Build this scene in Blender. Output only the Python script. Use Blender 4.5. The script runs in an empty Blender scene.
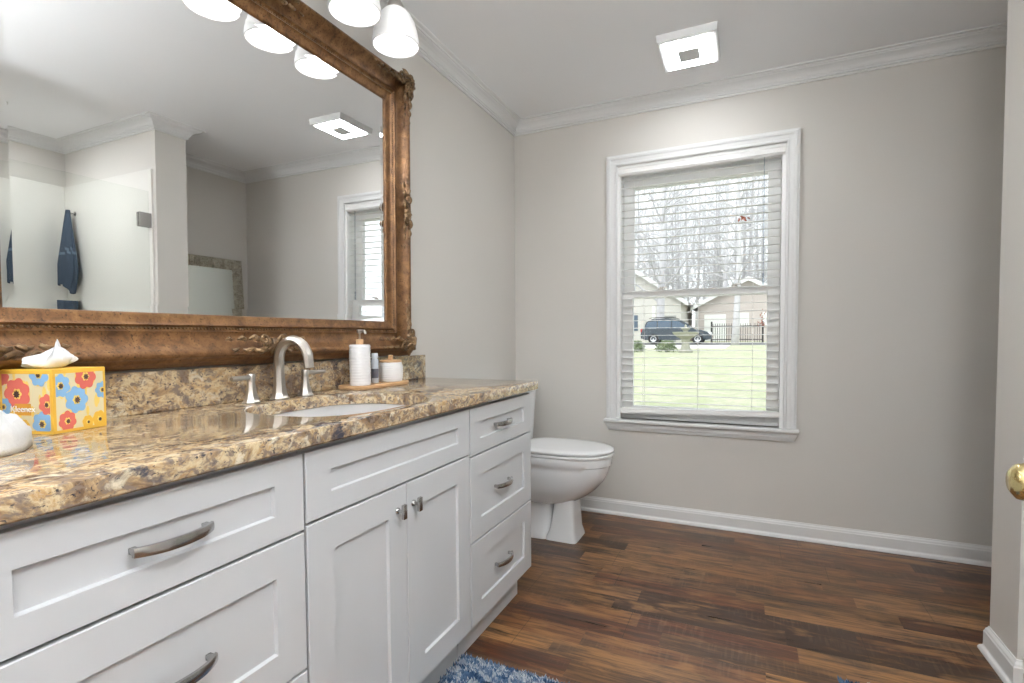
import bpy, bmesh, math, random
from mathutils import Vector, Matrix, noise
random.seed(7)
PI = math.pi
S = bpy.context.scene
COL = S.collection

# ------------------------------------------------------------------ camera, world, exposure
CAMH = 1.08
cd = bpy.data.cameras.new('camera'); cam = bpy.data.objects.new('camera', cd); COL.objects.link(cam)
YAW, PITCH, ROLL = .428653, -.0378849, -.0066099
fw = Vector((-math.sin(YAW)*math.cos(PITCH), math.cos(YAW)*math.cos(PITCH), math.sin(PITCH)))
rt = Vector((math.cos(YAW), math.sin(YAW), 0)); up = rt.cross(fw)
c_, s_ = math.cos(ROLL), math.sin(ROLL)
R_ = c_*rt + s_*up; U_ = -s_*rt + c_*up
cam.matrix_world = Matrix(((R_.x, U_.x, -fw.x, 0), (R_.y, U_.y, -fw.y, 0), (R_.z, U_.z, -fw.z, CAMH), (0, 0, 0, 1)))
cd.sensor_width = 36; cd.lens = 515.66/1024*36; cd.shift_y = 15/1024; cd.clip_start = .02; cd.clip_end = 400
S.camera = cam
S.view_settings.view_transform = 'Standard'; S.view_settings.look = 'None'
S.view_settings.gamma = 1; S.view_settings.exposure = 0.96; S.view_settings.use_curve_mapping = False
SKY = 1.08
LAMP_E = .9
PANEL_E = 22
FILL_E = 22  # strength of the added fill globe
w = bpy.data.worlds.new('overcast_sky'); S.world = w; w.use_nodes = True
bg = w.node_tree.nodes['Background']; bg.inputs[0].default_value = (.90, .95, 1, 1); bg.inputs[1].default_value = SKY
sd = bpy.data.lights.new('sun', 'SUN'); sun = bpy.data.objects.new('sun', sd); COL.objects.link(sun)
sd.energy = .62; sd.angle = .2; sd.color = (1, .95, .86)
sun.rotation_euler = (math.radians(52), 0, math.radians(-25))
S.cycles.max_bounces = 8; S.cycles.diffuse_bounces = 5; S.cycles.glossy_bounces = 5; S.cycles.transparent_max_bounces = 16
S.cycles.use_denoising = True; S.cycles.sample_clamp_indirect = 6; S.cycles.caustics_reflective = False; S.cycles.caustics_refractive = False

# ------------------------------------------------------------------ materials
def mat(name, col=(.8, .8, .8), rough=.5, metal=0, spec=.5, **kw):
    m = bpy.data.materials.new(name); m.use_nodes = True
    b = m.node_tree.nodes['Principled BSDF']
    b.inputs['Base Color'].default_value = (*col, 1); b.inputs['Roughness'].default_value = rough
    b.inputs['Metallic'].default_value = metal; b.inputs['Specular IOR Level'].default_value = spec
    for k, v in kw.items(): b.inputs[k.replace('_', ' ')].default_value = v
    m['b'] = 1
    return m
class N:
    """small node helper"""
    def __init__(s, m): s.m = m; s.t = m.node_tree; s.b = s.t.nodes.get('Principled BSDF')
    def n(s, typ, **kw):
        x = s.t.nodes.new(typ)
        for k, v in kw.items():
            if k.startswith('i_'):
                key = k[2:]; key = int(key) if key.isdigit() else key.replace('_', ' ')
                if isinstance(v, bpy.types.NodeSocket): s.t.links.new(v, x.inputs[key])
                else: x.inputs[key].default_value = v
            else: setattr(x, k, v)
        return x
    def math(s, op, a, b=0.0, c=0.0):
        x = s.t.nodes.new('ShaderNodeMath'); x.operation = op
        for i, v in enumerate((a, b, c)):
            if isinstance(v, bpy.types.NodeSocket): s.t.links.new(v, x.inputs[i])
            else: x.inputs[i].default_value = v
        return x.outputs[0]
    def ramp(s, fac, stops, interp='LINEAR'):
        r = s.t.nodes.new('ShaderNodeValToRGB'); e = r.color_ramp.elements; r.color_ramp.interpolation = interp
        while len(e) < len(stops): e.new(.5)
        for i, (p, c) in enumerate(stops):
            e[i].position = p; e[i].color = (*c, 1) if len(c) == 3 else c
        s.t.links.new(fac, r.inputs[0]); return r.outputs[0]
    def mix(s, fac, a, b, mode='MIX'):
        x = s.t.nodes.new('ShaderNodeMix'); x.data_type = 'RGBA'; x.blend_type = mode
        for i, v in ((0, fac), (6, a), (7, b)):
            if isinstance(v, bpy.types.NodeSocket): s.t.links.new(v, x.inputs[i])
            else: x.inputs[i].default_value = (*v, 1) if isinstance(v, tuple) and len(v) == 3 else v
        return x.outputs[2]
    def coord(s, kind='Object', scale=(1, 1, 1), rot=(0, 0, 0)):
        tc = s.n('ShaderNodeTexCoord'); mp = s.n('ShaderNodeMapping'); s.t.links.new(tc.outputs[kind], mp.inputs[0])
        mp.inputs['Scale'].default_value = scale; mp.inputs['Rotation'].default_value = rot
        return mp.outputs[0]
    def noise(s, vec, scale, detail=4, rough=.55, dist=0):
        x = s.n('ShaderNodeTexNoise'); s.t.links.new(vec, x.inputs['Vector'])
        x.inputs['Scale'].default_value = scale; x.inputs['Detail'].default_value = detail
        x.inputs['Roughness'].default_value = rough; x.inputs['Distortion'].default_value = dist
        return x.outputs[0]
    def bump(s, h, strength=.3, dist=.002):
        x = s.n('ShaderNodeBump'); s.t.links.new(h, x.inputs['Height']); x.inputs['Strength'].default_value = strength
        x.inputs['Distance'].default_value = dist; s.t.links.new(x.outputs[0], s.b.inputs['Normal'])
    def to(s, sock, name): s.t.links.new(sock, s.b.inputs[name])

def paint(name, col, rough=.6, bump=.08, scale=350):
    m = mat(name, col, rough, 0, .35); n = N(m); v = n.coord()
    n.bump(n.noise(v, scale, 3), bump, .0008)
    c = n.noise(v, 1.7, 2); n.to(n.mix(c, tuple(x*.985 for x in col), tuple(min(1, x*1.015) for x in col)), 'Base Color')
    return m
M = {}
M['wall'] = paint('greige_wall_paint', (.635, .61, .572), .65)
M['ceiling'] = paint('ceiling_paint', (.88, .885, .895), .8, .15, 200)
M['trim'] = paint('white_trim_paint', (.74, .74, .735), .35, .03)
M['cab'] = paint('white_cabinet_paint', (.575, .58, .59), .38, .03)
M['blind'] = paint('blind_white', (.86, .855, .84), .4, .03)
M['vinyl'] = mat('window_vinyl', (.86, .86, .85), .35)
M['nickel'] = mat('brushed_nickel', (.50, .465, .425), .30, 1)
M['chrome'] = mat('satin_chrome', (.50, .49, .48), .22, 1)
M['brass'] = mat('polished_brass', (.80, .66, .32), .18, 1)
M['porcelain'] = mat('white_porcelain', (.80, .81, .82), .08, 0, .5, Coat_Weight=.5)
M['seat'] = mat('white_toilet_seat_plastic', (.84, .84, .845), .2)
M['surround'] = mat('white_shower_acrylic', (.80, .78, .74), .25)
M['ceramic'] = mat('white_matte_ceramic', (.84, .84, .85), .35)
M['grille'] = mat('grey_grille', (.70, .71, .71), .5)
M['dark'] = mat('dark_gap', (.02, .02, .02), .8)
M['rubber'] = mat('black_rubber', (.015, .015, .016), .7)
M['gold_black'] = mat('dark_bronze_wood_back', (.05, .03, .02), .6)

def emit(name, col, e):
    m = bpy.data.materials.new(name); m.use_nodes = True; t = m.node_tree; t.nodes.clear()
    em = t.nodes.new('ShaderNodeEmission'); o = t.nodes.new('ShaderNodeOutputMaterial')
    em.inputs[0].default_value = (*col, 1); em.inputs[1].default_value = e; t.links.new(em.outputs[0], o.inputs[0]); return m
def shade_glass():
    m = mat('lit_alabaster_glass', (.92, .91, .89), .3); n = N(m); v = n.coord()
    c = n.noise(v, 22, 3, .5, 1.2)
    n.to(n.ramp(c, [(.3, (.84, .88, .93)), (.7, (.92, .96, 1))]), 'Emission Color')
    n.b.inputs['Emission Strength'].default_value = .07
    return m
M['shade'] = shade_glass()
M['bulb'] = emit('bulb_glow', (.97, .98, 1), LAMP_E*9)
M['panel'] = emit('ceiling_light_diffuser', (.95, .98, 1), PANEL_E)
M['showerfill'] = emit('fill_shower_glow', (.95, .98, 1), 85)  # emission of the fill light added in the shower
M['upfill'] = emit('fill_uplight_glow', (.93, .97, 1), 660)  # emission of the added upward fill
M['domefill'] = emit('fill_dome_glow', (.95, .975, 1), 40)  # emission of the added ceiling fill by the door
M['globefill'] = emit('fill_globe_glow', (.90, .95, 1), FILL_E)  # emission of the added globe behind the camera

def glassy(name, tint=(1, 1, 1), ior=1.45, rough=0.0, refl=1.0):
    m = bpy.data.materials.new(name); m.use_nodes = True; t = m.node_tree; t.nodes.clear()
    a = t.nodes.new('ShaderNodeBsdfTransparent'); g = t.nodes.new('ShaderNodeBsdfGlossy'); f = t.nodes.new('ShaderNodeFresnel')
    mx = t.nodes.new('ShaderNodeMixShader'); o = t.nodes.new('ShaderNodeOutputMaterial')
    a.inputs[0].default_value = (*tint, 1); g.inputs['Roughness'].default_value = rough; f.inputs[0].default_value = ior
    mu = t.nodes.new('ShaderNodeMath'); mu.operation = 'MULTIPLY'; mu.inputs[1].default_value = refl
    t.links.new(f.outputs[0], mu.inputs[0]); t.links.new(mu.outputs[0], mx.inputs[0])
    t.links.new(a.outputs[0], mx.inputs[1]); t.links.new(g.outputs[0], mx.inputs[2]); t.links.new(mx.outputs[0], o.inputs[0]); return m
M['pane'] = glassy('window_glass', (.98, .99, .985), 1.45, 0, .6)
M['shower_glass'] = glassy('shower_glass', (.975, .985, .975), 1.4, 0, .3)
M['plastic'] = glassy('clear_plastic', (.80, .84, .88), 1.45, .05)
M['bulbglass'] = M['bulb']
M['mirror'] = mat('silvered_mirror', (.93, .94, .94), .003, 1)
M['mirror2'] = mat('dim_silvered_mirror', (.72, .77, .74), .03, 1)

def granite():
    m = mat('brown_gold_granite', (.5, .4, .3), .07, 0, .55); n = N(m)
    v = n.coord('Object', (1, .75, 1), (0, 0, .5))
    a = n.noise(v, 14, 9, .66, .9)
    c = n.ramp(a, [(.32, (.055, .042, .035)), (.40, (.17, .105, .06)), (.47, (.40, .27, .145)), (.53, (.58, .46, .29)), (.60, (.40, .24, .10)), (.68, (.56, .48, .35))])
    b = n.noise(v, 75, 6, .68, .6)
    c = n.mix(n.ramp(b, [(.42, (1, 1, 1)), (.52, (0, 0, 0))]), c, (.20, .15, .115))
    d = n.noise(v, 26, 6, .66, .9)
    c = n.mix(n.ramp(d, [(.55, (0, 0, 0)), (.66, (1, 1, 1))]), c, (.62, .54, .40))
    e = n.noise(v, 130, 4, .6, .4)
    c = n.mix(n.ramp(e, [(.60, (0, 0, 0)), (.66, (1, 1, 1))]), c, (.045, .04, .045))
    g = n.noise(v, 4.5, 3, .6, 1.0)
    k = n.ramp(n.noise(v, 30, 5, .7, .6), [(.47, (0, 0, 0)), (.58, (1, 1, 1))])
    c = n.mix(n.math('MULTIPLY', n.ramp(g, [(.56, (0, 0, 0)), (.66, (1, 1, 1))]), k), c, (.05, .05, .065))
    n.to(c, 'Base Color')
    return m
M['granite'] = granite()

def floor_mat():
    m = mat('mixed_brown_wood_plank', (.2, .1, .05), .3, 0, .38); n = N(m)
    tc = n.n('ShaderNodeTexCoord'); sp = n.n('ShaderNodeSeparateXYZ'); n.t.links.new(tc.outputs['Object'], sp.inputs[0])
    X, Y = sp.outputs[0], sp.outputs[1]
    W = .0955
    yy = n.math('ADD', Y, 10+.04)
    row = n.math('FLOOR', n.math('DIVIDE', yy, W))
    wr = n.n('ShaderNodeTexWhiteNoise', noise_dimensions='1D', i_W=row)
    L = n.math('ADD', n.math('MULTIPLY', wr.outputs[0], .35), .48)
    xx = n.math('ADD', n.math('MULTIPLY', n.n('ShaderNodeTexWhiteNoise', noise_dimensions='1D', i_W=n.math('ADD', row, 57.3)).outputs[0], 5), n.math('ADD', X, 20))
    colid = n.math('FLOOR', n.math('DIVIDE', xx, L))
    cmb = n.n('ShaderNodeCombineXYZ', i_0=row, i_1=colid)
    wn = n.n('ShaderNodeTexWhiteNoise', noise_dimensions='2D', i_0=cmb.outputs[0])
    base = n.ramp(wn.outputs[0], [(0, (.028, .012, .008)), (.18, (.115, .038, .018)), (.36, (.23, .105, .040)), (.55, (.045, .022, .014)), (.75, (.36, .18, .070)), (1, (.13, .062, .032))])
    off = n.math('MULTIPLY', wn.outputs[0], 37.0)
    gv = n.n('ShaderNodeCombineXYZ', i_0=n.math('ADD', n.math('MULTIPLY', X, 1.6), off), i_1=n.math('MULTIPLY', Y, 26.0), i_2=off)
    g1 = n.noise(gv.outputs[0], 1.4, 7, .68, .9)
    c = n.mix(n.math('MULTIPLY', n.ramp(g1, [(.36, (1, 1, 1)), (.52, (0, 0, 0))]), .88), base, (.028, .016, .012))
    c = n.mix(n.math('MULTIPLY', n.ramp(g1, [(.52, (0, 0, 0)), (.74, (1, 1, 1))]), .55), c, (.26, .135, .055))
    gv2 = n.n('ShaderNodeCombineXYZ', i_0=n.math('MULTIPLY', X, 4), i_1=n.math('MULTIPLY', Y, 13.0), i_2=off)
    g2 = n.noise(gv2.outputs[0], 1.1, 5, .6, .5)
    c = n.mix(n.math('MULTIPLY', n.ramp(g2, [(.50, (0, 0, 0)), (.66, (1, 1, 1))]), .75), c, (.045, .030, .022))
    c = n.mix(n.math('MULTIPLY', n.ramp(g2, [(.34, (1, 1, 1)), (.46, (0, 0, 0))]), .55), c, (.30, .15, .055))
    gv3 = n.n('ShaderNodeCombineXYZ', i_0=n.math('ADD', n.math('MULTIPLY', X, 3.2), off), i_1=n.math('MULTIPLY', Y, 55.0), i_2=off)
    g3 = n.noise(gv3.outputs[0], 1.0, 4, .6, 2.0)
    c = n.mix(n.math('MULTIPLY', n.ramp(g3, [(.40, (1, 1, 1)), (.50, (0, 0, 0))]), .5), c, (.030, .016, .010))
    # saw marks across the grain
    sv = n.n('ShaderNodeCombineXYZ', i_0=n.math('MULTIPLY', X, 95), i_1=n.math('MULTIPLY', Y, 7.0))
    sw = n.noise(sv.outputs[0], 1, 2, .5)
    msk = n.ramp(n.noise(gv2.outputs[0], .55, 2), [(.52, (0, 0, 0)), (.60, (1, 1, 1))])
    c = n.mix(n.math('MULTIPLY', n.math('MULTIPLY', msk, n.ramp(sw, [(.5, (0, 0, 0)), (.6, (1, 1, 1))])), .10), c, (.30, .19, .11))
    # real seams between boards
    def seam(v, size, wd):
        fr = n.math('FRACT', n.math('DIVIDE', v, size)); a = n.math('LESS_THAN', fr, wd/size); return a
    s1 = seam(yy, W*2, .0016)
    prow = n.math('FLOOR', n.math('DIVIDE', yy, W*2))
    po = n.math('MULTIPLY', n.n('ShaderNodeTexWhiteNoise', noise_dimensions='1D', i_W=n.math('ADD', prow, 5.5)).outputs[0], 5)
    s2 = seam(n.math('ADD', n.math('ADD', X, 20), po), 1.22, .0018)
    sm = n.math('MAXIMUM', s1, s2)
    c = n.mix(n.math('MULTIPLY', sm, .8), c, (.012, .008, .006))
    n.to(c, 'Base Color')
    n.to(n.math('ADD', n.math('MULTIPLY', g1, .16), .22), 'Roughness')
    n.bump(n.math('SUBTRACT', n.math('MULTIPLY', g1, .35), sm), .25, .0006)
    return m
M['floor'] = floor_mat()

def frame_mat(name, lo, mid, hi, bs=.5):
    m = mat(name, mid, .36, .45, .5); n = N(m); v = n.coord('Object', (1, 1, 1))
    a = n.noise(v, 26, 7, .65, .5); b = n.noise(v, 160, 4, .6)
    c = n.ramp(a, [(.30, lo), (.48, mid), (.74, hi)])
    c = n.mix(n.ramp(b, [(.55, (0, 0, 0)), (.72, (1, 1, 1))]), c, tuple(x*.4 for x in lo))
    n.to(c, 'Base Color'); n.bump(n.math('ADD', a, b), bs, .0015)
    return m
M['gilt'] = frame_mat('antique_bronze_gilt_wood', (.075, .034, .014), (.165, .078, .030), (.29, .155, .062), .22)
M['gilt2'] = frame_mat('aged_gilt_carving', (.045, .026, .014), (.17, .10, .046), (.36, .23, .12), .8)
M['silverleaf'] = frame_mat('champagne_silver_leaf', (.20, .18, .13), (.42, .39, .31), (.62, .58, .48), .6)

def cloth(name, col, col2=None, sc=500, b=.8):
    m = mat(name, col, .95, 0, .1); n = N(m); v = n.coord()
    a = n.noise(v, sc, 3, .7); n.bump(a, b, .002)
    n.to(n.mix(n.noise(v, sc*.4, 2), col, col2 or tuple(x*.75 for x in col)), 'Base Color'); return m
M['navy'] = cloth('navy_terry', (.045, .065, .100), (.070, .095, .135), 120)
M['navy_band'] = cloth('pale_blue_band', (.16, .22, .30))
M['terry'] = cloth('white_terry', (.76, .76, .75), (.66, .66, .65), 350)
M['tissue'] = mat('white_tissue_paper', (.74, .75, .76), .9, 0, .1, Subsurface_Weight=.0)
def wood(name, a, b):
    m = mat(name, a, .5); n = N(m); v = n.coord('Object', (12, 2, 12))
    n.to(n.mix(n.noise(v, 6, 6, .6, 1), a, b), 'Base Color'); return m
M['bamboo'] = wood('light_bamboo', (.62, .40, .22), (.48, .28, .14))

# ------------------------------------------------------------------ building helpers
WL = {}
def thing(name, label, cat, loc=(0, 0, 0), rotz=0, group=None):
    o = bpy.data.objects.new(name, None); COL.objects.link(o); o.empty_display_size = .05
    o.location = loc; o.rotation_euler = (0, 0, rotz); WL[o.name] = Vector(loc) if rotz == 0 else None
    o['label'] = label; o['category'] = cat
    if group: o['group'] = group
    return o
def struct_root(name, loc=(0, 0, 0)):
    o = bpy.data.objects.new(name, None); COL.objects.link(o); o.location = loc; WL[o.name] = Vector(loc); o['kind'] = 'structure'; return o
def obj(name, bm, m, parent=None, smooth=False, local=False):
    """one mesh object; vertices come in world metres (or already local)"""
    if parent is not None and not local:
        wl = WL.get(parent.name)
        if wl is not None: bmesh.ops.translate(bm, verts=bm.verts, vec=-wl)
    bmesh.ops.recalc_face_normals(bm, faces=bm.faces)
    me = bpy.data.meshes.new(name); bm.to_mesh(me); bm.free()
    for x in (m if isinstance(m, (list, tuple)) else [m]): me.materials.append(x)
    if smooth:
        for p in me.polygons: p.use_smooth = True
        if smooth != 'all':
            try: me.set_sharp_from_angle(angle=math.radians(smooth if smooth is not True else 40))
            except Exception: pass
    o = bpy.data.objects.new(name, me); COL.objects.link(o)
    if parent is not None:
        o.parent = parent; WL[o.name] = WL.get(parent.name)
    return o
def tag(o, label, cat, group=None):
    o['label'] = label; o['category'] = cat
    if group: o['group'] = group
    return o
def struct(name, bm, m, parent=None, smooth=False):
    o = obj(name, bm, m, parent, smooth)
    if parent is None: o['kind'] = 'structure'
    return o
def B(): return bmesh.new()
def box(bm, x0, x1, y0, y1, z0, z1, bev=0, seg=2, mi=0):
    vs = [bm.verts.new((x, y, z)) for x in (x0, x1) for y in (y0, y1) for z in (z0, z1)]
    idx = ((0, 1, 3, 2), (4, 6, 7, 5), (0, 4, 5, 1), (2, 3, 7, 6), (0, 2, 6, 4), (1, 5, 7, 3))
    fs = [bm.faces.new([vs[i] for i in f]) for f in idx]
    for f in fs: f.material_index = mi
    if bev:
        es = list({e for f in fs for e in f.edges})
        bmesh.ops.bevel(bm, geom=es, offset=bev, segments=seg, profile=.5, affect='EDGES')
    return vs
def ring_faces(bm, a, b, closed=True, mi=0, uvf=None):
    n = len(a)
    for i in range(n if closed else n-1):
        j = (i+1) % n
        f = bm.faces.new((a[i], a[j], b[j], b[i])); f.material_index = mi
def loft(bm, rings, cap0=True, cap1=True, closed=True, mi=0):
    R = [[bm.verts.new(p) for p in r] for r in rings]
    for a, b in zip(R, R[1:]): ring_faces(bm, a, b, closed, mi)
    if cap0: bm.faces.new(R[0][::-1]).material_index = mi
    if cap1: bm.faces.new(R[-1]).material_index = mi
    return R
def lathe(bm, prof, c=(0, 0, 0), n=24, axis='z', cap0=True, cap1=True, ang=None, mi=0):
    rings = []
    for r, h in prof:
        ring = []
        for i in range(n):
            a = 2*PI*i/n; x, y = r*math.cos(a), r*math.sin(a)
            p = {'z': (x, y, h), 'x': (h, x, y), 'y': (x, h, y)}[axis]
            ring.append((c[0]+p[0], c[1]+p[1], c[2]+p[2]))
        rings.append(ring)
    return loft(bm, rings, cap0 and prof[0][0] > 1e-6, cap1 and prof[-1][0] > 1e-6, mi=mi)
def tube(bm, pts, rad, n=10, cap=True, flat=None, mi=0):
    """swept tube; rad a number, list or function of t; flat=(a,b) scales of the section"""
    pts = [Vector(p) for p in pts]; rings = []; prev = None
    for i, p in enumerate(pts):
        d = (pts[min(i+1, len(pts)-1)]-pts[max(i-1, 0)]).normalized()
        if prev is None:
            ref = Vector((0, 0, 1)) if abs(d.z) < .9 else Vector((1, 0, 0)); u = d.cross(ref).normalized()
        else: u = (prev-d*prev.dot(d)).normalized()
        prev = u; v = d.cross(u)
        t = i/(len(pts)-1); r = rad(t) if callable(rad) else rad[i] if isinstance(rad, (list, tuple)) else rad
        fa, fb = flat or (1, 1)
        rings.append([p+u*(r*fa*math.cos(2*PI*k/n))+v*(r*fb*math.sin(2*PI*k/n)) for k in range(n)])
    return loft(bm, rings, cap, cap, mi=mi)
def sell(cx, cy, z, a, b, n=48, e=2.5, a2=None):
    out = []
    for i in range(n):
        t = 2*PI*i/n; c, s = math.cos(t), math.sin(t)
        aa = a2 if (a2 and c < 0) else a
        out.append((cx+aa*math.copysign(abs(c)**(2/e), c), cy+b*math.copysign(abs(s)**(2/e), s), z))
    return out
def sweep_poly(bm, poly, prof, closed=True):
    """profile (inward, z) swept around a plan polygon with mitres; interior on the left of travel"""
    n = len(poly); rings = []
    for i in range(n):
        p = Vector(poly[i]); a = Vector(poly[i-1]) if (closed or i) else None; b = Vector(poly[(i+1) % n]) if (closed or i < n-1) else None
        def nrm(p, q): d = (q-p).normalized(); return Vector((-d.y, d.x))
        if a is None: m_ = nrm(p, b)
        elif b is None: m_ = nrm(a, p)
        else:
            n1, n2 = nrm(a, p), nrm(p, b); m_ = (n1+n2)/(1+n1.dot(n2))
        rings.append([(p.x+m_.x*u, p.y+m_.y*u, z) for u, z in prof])
    R = [[bm.verts.new(q) for q in r] for r in rings]
    for i in range(n if closed else n-1): ring_faces(bm, R[i], R[(i+1) % n], True)
    if not closed: bm.faces.new(R[0][::-1]); bm.faces.new(R[-1])

# ------------------------------------------------------------------ room shell
XL, YB, ZC = -1.381, 3.08, 2.44
PX, PY0, PY1 = .755, 2.03, 2.225
XA, XS, YS = 1.30, 1.85, .95         # alcove wall, shower back wall, shower near end
YF = -.10                            # entry wall
DX0, DX1 = -.46, .345                # doorway
def bx(*a, **k): bm = B(); box(bm, *a, **k); return bm
bm = B(); box(bm, -2.6, 2.3, -2.8, 3.24, -.15, 0); struct('floor', bm, M['floor'])
bm = B(); box(bm, -2.6, 2.3, -2.8, 3.24, ZC, ZC+.15); struct('ceiling', bm, M['ceiling'])
struct('wall_left', bx(XL-.12, XL, YF-.1, YB, 0, ZC), M['wall'])
WX0, WX1, WZ0, WZ1 = -.712, .175, .585, 2.083
bm = B()
box(bm, XL-.12, WX0, YB, YB+.16, 0, ZC); box(bm, WX1, 2.2, YB, YB+.16, 0, ZC)
box(bm, WX0, WX1, YB, YB+.16, 0, WZ0); box(bm, WX0, WX1, YB, YB+.16, WZ1, ZC)
struct('wall_back', bm, M['wall'])
struct('wall_alcove', bx(XA, XA+.12, PY1, YB, 0, ZC), M['wall'])
struct('wall_partition', bx(PX, XS+.12, PY0, PY1, 0, ZC), M['wall'])
struct('wall_shower', bx(XS, XS+.12, YS-.12, PY0, 0, ZC), M['wall'])
struct('wall_right', bx(PX, PX+.12, YF, YS, 0, ZC), M['wall'])
struct('wall_shower_end', bx(PX+.12, XS, YS-.12, YS, 0, ZC), M['wall'])
bm = B(); box(bm, DX1+.02, PX+.12, YF-.1, YF, 0, ZC)
struct('wall_front', bm, M['wall'])
bm = B(); box(bm, XL-.12, XL, -2.6, YF-.1, 0, ZC); box(bm, 1.5, 1.6, -2.6, YF-.1, 0, ZC); box(bm, XL-.12, 1.6, -2.7, -2.6, 0, ZC)
struct('wall_hall', bm, M['wall'])
bm = B(); box(bm, PX+.12, 1.6, YF-.12, YF-.1, 0, ZC); struct('wall_hall_side', bm, M['wall'])
hl = thing('added_fill_globe', 'added unseen fill light shaped as a white globe hanging at the near end of the room', 'ceiling light', (.45, -1.9, ZC))  # added fill globe, out of view, brightens the room from behind
bm = B(); lathe(bm, [(.06, ZC), (.06, ZC-.02), (.008, ZC-.028), (.005, ZC-.38), (.03, ZC-.39), (.04, ZC-.415)], (.45, -1.9, 0), 32); obj('stem', bm, M['nickel'], hl, 40)
bm = B(); lathe(bm, [(.14*math.sin(a), ZC-.54-.14*math.cos(a)) for a in [.01+k*(PI-.28)/20 for k in range(21)]], (.45, -1.9, 0), 32, cap1=False); obj('globe', bm, M['globefill'], hl, 'all')
fl = thing('added_fill_uplight', 'added unseen fill light shaped as a nickel uplighter floor lamp standing at the near end of the room', 'floor lamp', (-.15, -.75, 0))  # added out of view to bounce fill light off the ceiling
bm = B(); lathe(bm, [(.13, 0), (.13, .012), (.10, .022), (.012, .03), (.012, 1.46)], (-.15, -.75, 0), 28); obj('stand', bm, M['nickel'], fl, 40)
bm = B(); lathe(bm, [(.012, 1.462), (.05, 1.468), (.12, 1.50), (.17, 1.56), (.174, 1.56), (.125, 1.495), (.05, 1.478), (.02, 1.476)], (-.15, -.75, 0), 32); obj('bowl_shade', bm, M['nickel'], fl, 40)
bm = B(); lathe(bm, [(.02, 1.505), (.115, 1.512), (.115, 1.520), (.001, 1.524)], (-.15, -.75, 0), 28); obj('fill_disc', bm, M['upfill'], fl, 'all')
dm = thing('added_fill_dome', 'added unseen fill light shaped as a white dome on the ceiling near the open door', 'ceiling light', (.46, .52, ZC))  # unseen dome added to raise the overall room brightness
bm = B(); lathe(bm, [(.19, ZC), (.195, ZC-.012), (.188, ZC-.020)], (.46, .52, 0), 32, cap1=False); obj('housing', bm, M['trim'], dm, 40)
bm = B(); lathe(bm, [(.184, ZC-.021), (.182, ZC-.035), (.165, ZC-.055), (.12, ZC-.072), (.06, ZC-.080), (.001, ZC-.081)], (.46, .52, 0), 32); obj('dome', bm, M['domefill'], dm, 'all')
dl = thing('added_fill_shower', 'added fill light shaped as a round white disc on the shower ceiling', 'ceiling light', (1.35, 1.45, ZC))  # light added here as extra fill from the shower side
bm = B(); lathe(bm, [(.085, ZC), (.085, ZC-.006), (.070, ZC-.010), (.064, ZC-.004)], (1.35, 1.45, 0), 32, cap1=False); obj('trim_ring', bm, M['trim'], dl, 40)
bm = B(); lathe(bm, [(.063, ZC-.003), (.063, ZC-.006), (.001, ZC-.0065)], (1.35, 1.45, 0), 32); obj('diffuser', bm, M['showerfill'], dl, 'all')

# mouldings (interior lies on the left when walking this outline backwards)
ROOM = [(XL, YB), (XL, -2.6), (1.5, -2.6), (1.5, YF-.12), (DX1+.02, YF-.1), (DX1+.02, YF), (PX, YF), (PX, YS), (XS, YS), (XS, PY0), (PX, PY0), (PX, PY1), (XA, PY1), (XA, YB)]
crown = [(0, ZC-.066), (.008, ZC-.066), (.010, ZC-.060), (.007, ZC-.055), (.013, ZC-.053), (.014, ZC-.047), (.018, ZC-.045), (.019, ZC-.038), (.026, ZC-.028), (.037, ZC-.020), (.048, ZC-.016), (.050, ZC-.012), (.056, ZC-.012), (.058, ZC-.006), (.072, ZC-.005), (.074, ZC), (0, ZC)]
crown = [(u*1.15, ZC-(ZC-z)*1.05) for u, z in crown]
bm = B(); sweep_poly(bm, ROOM, crown); struct('trim_1', bm, M['trim'])
base = [(0, 0), (.024, 0), (.0235, .006), (.020, .013), (.014, .018), (.0125, .022), (.0125, .068), (.010, .072), (.009, .078), (.004, .085), (.003, .090), (0, .090)]
bm = B(); sweep_poly(bm, [(XA, YB), (XL, YB), (XL, 2.02)][0:3], base, closed=False); struct('baseboard_back', bm, M['trim'])
bm = B(); sweep_poly(bm, [(PX+.05, PY0), (PX, PY0), (PX, PY1), (XA, PY1), (XA, YB)], base, closed=False); struct('baseboard_partition', bm, M['trim'])
bm = B(); sweep_poly(bm, [(XL, .2), (XL, -2.6), (1.4, -2.6)], base, closed=False); struct('baseboard_left', bm, M['trim'])
bm = B(); sweep_poly(bm, [(DX1+.08, YF), (PX, YF), (PX, YS)], base, closed=False); struct('baseboard_right', bm, M['trim'])
# doorway casing
bm = B()
box(bm, DX1, DX1+.07, YF, YF+.018, 0, 2.11, .003); box(bm, DX1, DX1+.02, YF-.1, YF, 0, ZC)
struct('trim_2', bm, M['trim'])
# open door with brass knob at the right of the camera
dr = struct_root('door_1', (DX1, YF+.02, 0))
bm = B(); box(bm, DX1-.02, DX1+.016, YF+.025, .785, .012, 2.03, .002)
obj('door_leaf', bm, M['trim'], dr)
KX, KY, KZ = DX1-.02, .72, .922
bm = B(); lathe(bm, [(.031, KX), (.031, KX-.004), (.026, KX-.009), (.012, KX-.012), (.010, KX-.030), (.013, KX-.038), (.0185, KX-.045), (.0205, KX-.054), (.0185, KX-.062), (.012, KX-.067), (.001, KX-.068)], (0, KY, KZ), 48, 'x')
obj('door_knob', bm, M['brass'], dr, 'all')['label'] = 'shiny brass round knob'
for z in (.25, 1.0, 1.8):
    bm = B(); lathe(bm, [(.006, z-.045), (.006, z+.045)], (DX1-.026, YF+.024, 0), 12); obj('hinge', bm, M['brass'], dr, 40)

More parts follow.
